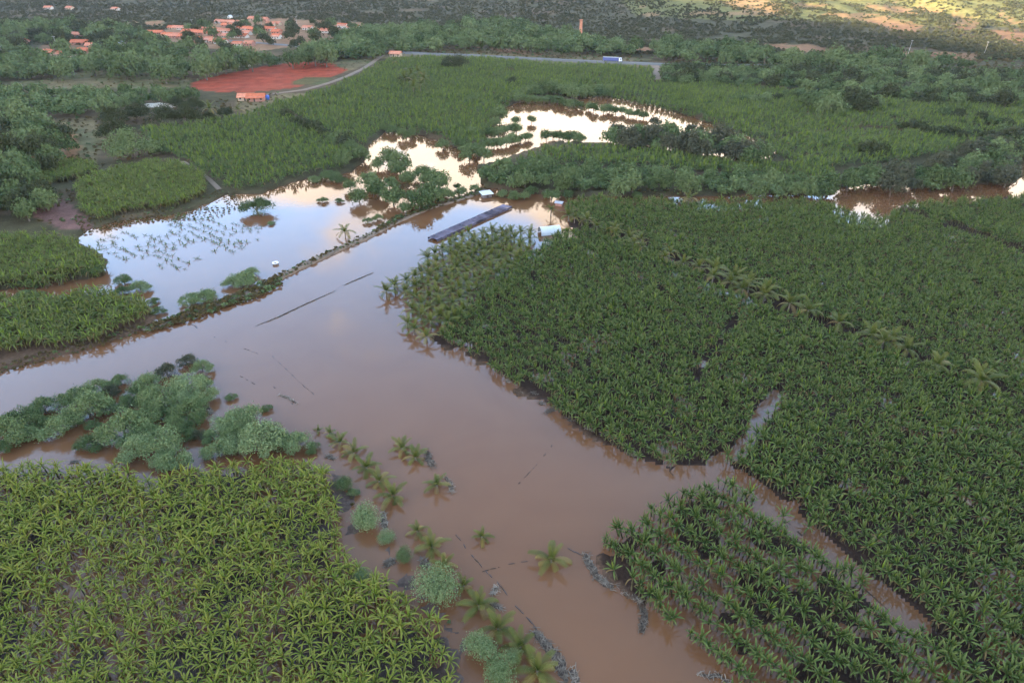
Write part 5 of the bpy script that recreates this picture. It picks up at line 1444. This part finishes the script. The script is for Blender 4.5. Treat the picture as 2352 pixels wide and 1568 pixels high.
MB().box(-.6, .6, -5.08, -5, 0, 2.4).obj('door', M['wood_dark'], t)
# truck on the highway
x, y, z = on_ground(1380, 145.0); x2, y2, z2 = on_ground(1434, 147.0)
z = max(z, 0)+1.32
t = thing('truck', ((x+x2)/2, (y+y2)/2, z), 'blue box truck with white cab driving on the highway', 'truck', None, math.atan2(y2-y, x2-x), .85)
tr = MB().box(-9.2, 5.4, -1.3, 1.3, 1.0, 3.7).obj('trailer', M['truck_blue'], t)
MB().box(-9.2, 5.4, -1.32, 1.32, 3.72, 3.95).obj('roof_sheet', M['concrete'], tr)
MB().box(-9.25, -9.2, -1.2, 1.2, 1.1, 3.6).obj('rear_door', M['truck_white'], tr)
cab = MB().add([(6.0,-1.25,.7),(8.6,-1.25,.7),(8.6,1.25,.7),(6.0,1.25,.7),(6.0,-1.2,3.5),(8.2,-1.2,3.5),(8.2,1.2,3.5),(6.0,1.2,3.5),(8.65,-1.25,2.0),(8.65,1.25,2.0)],
          [(0,3,2,1),(4,5,6,7),(0,1,8,5,4),(3,7,6,9,2),(1,2,9,8),(8,9,6,5),(0,4,7,3)]).obj('cab', M['truck_white'], t)
MB().add([(8.64,-1.05,2.15),(8.64,1.05,2.15),(8.32,1.02,3.2),(8.32,-1.02,3.2)], [(0,1,2,3)]).obj('windscreen', M['glass_dark'], cab)
for s in (-1, 1):
    MB().box(7.0, 8.1, s*1.27-.02, s*1.27+.02, 2.1, 3.1).obj('side_window', M['glass_dark'], cab)
    MB().box(8.60, 8.68, s*.9-.2, s*.9+.2, 1.0, 1.25).obj('headlight', M['white_paint'], cab)
MB().box(-9.0, 8.0, -.5, .5, .6, .98).obj('chassis', M['tyre'], t)
for xx in (-8.2, -7.0, -5.8, 4.2, 7.6):
    for s in (-1, 1):
        wv = MB().tube([(xx, s*.95, .5), (xx, s*1.28, .5)], [.5, .5], 12).obj('wheel', M['tyre'], t)
        MB().tube([(xx, s*1.28, .5), (xx, s*1.31, .5)], [.25, .22], 8).obj('rim', M['concrete'], wv)

# ------------------------------------------------------------------ evening haze in the valley air
hm = bpy.data.materials.new('valley_haze'); hm.use_nodes = True
hm.node_tree.nodes.clear()
ho = hm.node_tree.nodes.new('ShaderNodeOutputMaterial')
hv = hm.node_tree.nodes.new('ShaderNodeVolumePrincipled')
hv.inputs['Color'].default_value = (0.86, 0.89, 0.95, 1)
hv.inputs['Density'].default_value = 0.00004
hv.inputs['Anisotropy'].default_value = 0.2
hm.node_tree.links.new(hv.outputs[0], ho.inputs['Volume'])
tag(MB().box(-7200, 7200, -7200, 5400, -6, 460).obj('haze', hm), 'thin pale evening haze over the valley', kind='stuff')
